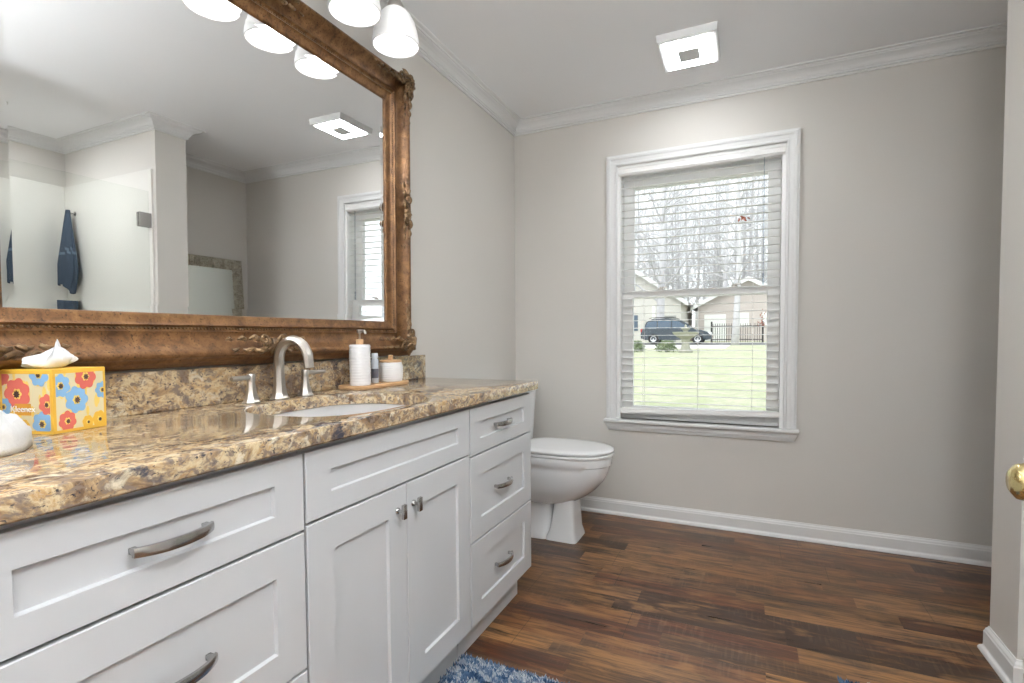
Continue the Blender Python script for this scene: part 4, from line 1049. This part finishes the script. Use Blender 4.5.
# trees
def tree(name, label, x, y, r, h, seed, nb=26, lean=0, group=None, start=.25, twig=3):
    rn = random.Random(seed); z0 = gz(y); root = thing(name, label, 'tree', (x, y, z0), group=group)
    bm = B(); tr_ = []
    for i in range(9):
        t = i/8; tr_.append((x+lean*t*h*.1+.08*h*.1*math.sin(t*5+seed), y+.05*math.sin(t*4+seed*2), z0-.1+h*t))
    tube(bm, tr_, lambda t: r*(1-.8*t)+(.25*r if t == 0 else 0), 8); obj('trunk', bm, M['bark'], root, 'all')
    bm = B()
    def br(p, d, L, rad, lvl):
        q = [p]; dd = d.copy()
        for i in range(4):
            dd = (dd+Vector((rn.gauss(0, .16), rn.gauss(0, .16), rn.gauss(.05, .12)))).normalized(); q.append(q[-1]+dd*L/4)
        tube(bm, q, [rad, rad*.8, rad*.6, rad*.42, rad*.2], 4 if lvl else 5, False)
        if lvl < 2:
            for k in range(twig):
                i = rn.randint(1, 4); d2 = (dd+Vector((rn.gauss(0, .7), rn.gauss(0, .7), rn.gauss(.25, .5)))).normalized(); br(q[i], d2, L*rn.uniform(.4, .62), rad*.5, lvl+1)
    for i in range(nb):
        t = start+(1-start)*(i+rn.random())/nb; k = min(7, int(t*8)); p = Vector(tr_[k]).lerp(Vector(tr_[k+1]), t*8-k)
        a = rn.uniform(0, 2*PI); d = Vector((math.cos(a), math.sin(a), rn.uniform(.4, 1.1))).normalized()
        br(p, d, h*.30*(1-t*.55), r*.34*(1-.6*t), 0)
    obj('branches', bm, M['bark'], root, 'all'); return root
def at(px, Y):   # x of the photo column px at depth Y
    d = Vector(R_)*((px-512)/515.66)+Vector(fw); return d.x/d.y*Y
tree('bare_tree', 'thick grey bare tree trunk standing left behind the car', at(661.5, 43), 43, .36, 17, 11, 30, start=.18)
tree('bare_tree', 'thick pale bare tree trunk standing right beside the iron fence', at(736, 33), 32.9, .19, 14, 12, 26, start=.22)
tg = 'bare winter trees behind the houses'
LB = 'slim bare grey tree in the wood behind the houses'
rn = random.Random(21)
protos = []
for i in range(4): protos.append(tree('bare_tree', LB, at(632+i*42, 66), 66+i, .22, 19+i, 30+i, 30, group=tg, start=.12, twig=4))
def copy_tree(o, parent=None):
    c = o.copy(); COL.objects.link(c); c.parent = parent
    for ch in list(o.children): copy_tree(ch, c)
    return c
i = 0
for px in range(608, 800, 8):
    Y = rn.uniform(63, 92); o = copy_tree(protos[i % 4]); o.location = (at(px+rn.uniform(-3, 3), Y), Y, gz(Y)); o.rotation_euler = (0, 0, rn.uniform(0, 6)); s = rn.uniform(.85, 1.35); o.scale = (s, s, s); i += 1
# second group: seen in the mirror's window reflection as well; nearer saplings
# dried leaves
def leaves(label, x, y, z, n, sp, seed):
    rn = random.Random(seed); root = thing('dried_twig', label, 'twig', (x, y, z)); bm = B()
    for i in range(n):
        c = Vector((x+rn.gauss(0, sp), y+rn.gauss(0, sp), z+rn.gauss(0, sp))); d = Vector((rn.gauss(0, 1), rn.gauss(0, 1), rn.gauss(-.6, 1))).normalized(); s = d.cross(Vector((.3, .8, .5))).normalized()*.014
        p = [bm.verts.new(c), bm.verts.new(c+d*.025-s), bm.verts.new(c+d*.05), bm.verts.new(c+d*.025+s)]; bm.faces.new(p)
    obj('leaves', bm, M['leafred'], root)
    return root
nt = thing('overhanging_branch', 'thin bare branch with two clusters of dried red leaves across the upper window', 'branch', (1.5, 6.2, gz(6.2)))
bm = B(); tube(bm, [(1.5, 6.2, .25), (1.48, 6.2, 1.6), (1.52, 6.2, 2.9), (1.45, 6.2, 4.6)], [.07, .06, .05, .03], 8); obj('trunk', bm, M['bark'], nt, 'all')
bm = B(); tube(bm, [(1.50, 6.2, 2.7), (.7, 6.1, 2.66), (.10, 6.0, 2.50), (-.05, 6, 2.33), (-.30, 6, 2.20)], [.02, .012, .007, .005, .002], 6); tube(bm, [(.7, 6.1, 2.66), (.2, 6.0, 2.90), (-.2, 6, 2.93), (-.59, 6, 2.84), (-.85, 6, 2.86)], [.009, .007, .005, .004, .002], 6)
tube(bm, [(.10, 6.0, 2.50), (.02, 6, 2.2), (-.1, 6, 1.98)], [.005, .003, .0015], 5); tube(bm, [(-.2, 6, 2.93), (-.35, 6, 2.6), (-.42, 6, 2.3)], [.004, .003, .0015], 5); tube(bm, [(-.05, 6, 2.33), (-.25, 6, 2.5), (-.40, 6, 2.52)], [.003, .002, .001], 5)
obj('branches', bm, M['bark'], nt, 'all')
rn = random.Random(3); bm = B()
for (x, y, z, n, sp) in ((-.057, 6, 2.326, 8, .022), (-.59, 6, 2.835, 7, .020)):
    for i in range(n):
        c = Vector((x+rn.gauss(0, sp), y+rn.gauss(0, sp), z+rn.gauss(0, sp*.6))); d = Vector((rn.gauss(0, 1), rn.gauss(0, 1), rn.gauss(-.6, 1))).normalized(); s_v = d.cross(Vector((.3, .8, .5))).normalized()*.014
        p = [bm.verts.new(c), bm.verts.new(c+d*.025-s_v), bm.verts.new(c+d*.05), bm.verts.new(c+d*.025+s_v)]; bm.faces.new(p)
obj('leaves', bm, M['leafred'], nt)
px, py, Y = 763, 320, 14
d = Vector(R_)*((px-512)/515.66)-Vector(U_)*((py-356.5)/515.66)+Vector(fw); p = Vector((0, 0, CAMH))+d*(Y/d.y)
root = leaves('dark red dried leaves on a thin shoot outside the lower right pane', p.x, p.y, p.z, 40, .075, 3); root.children[0].scale = (.7, .7, 1.5)
bm = B(); tube(bm, [(p.x+.10, p.y+.1, gz(p.y)-.05), (p.x+.06, p.y+.05, (gz(p.y)+p.z)/2), (p.x, p.y, p.z+.1)], [.006, .005, .003], 5); obj('stem', bm, M['bark'], root)
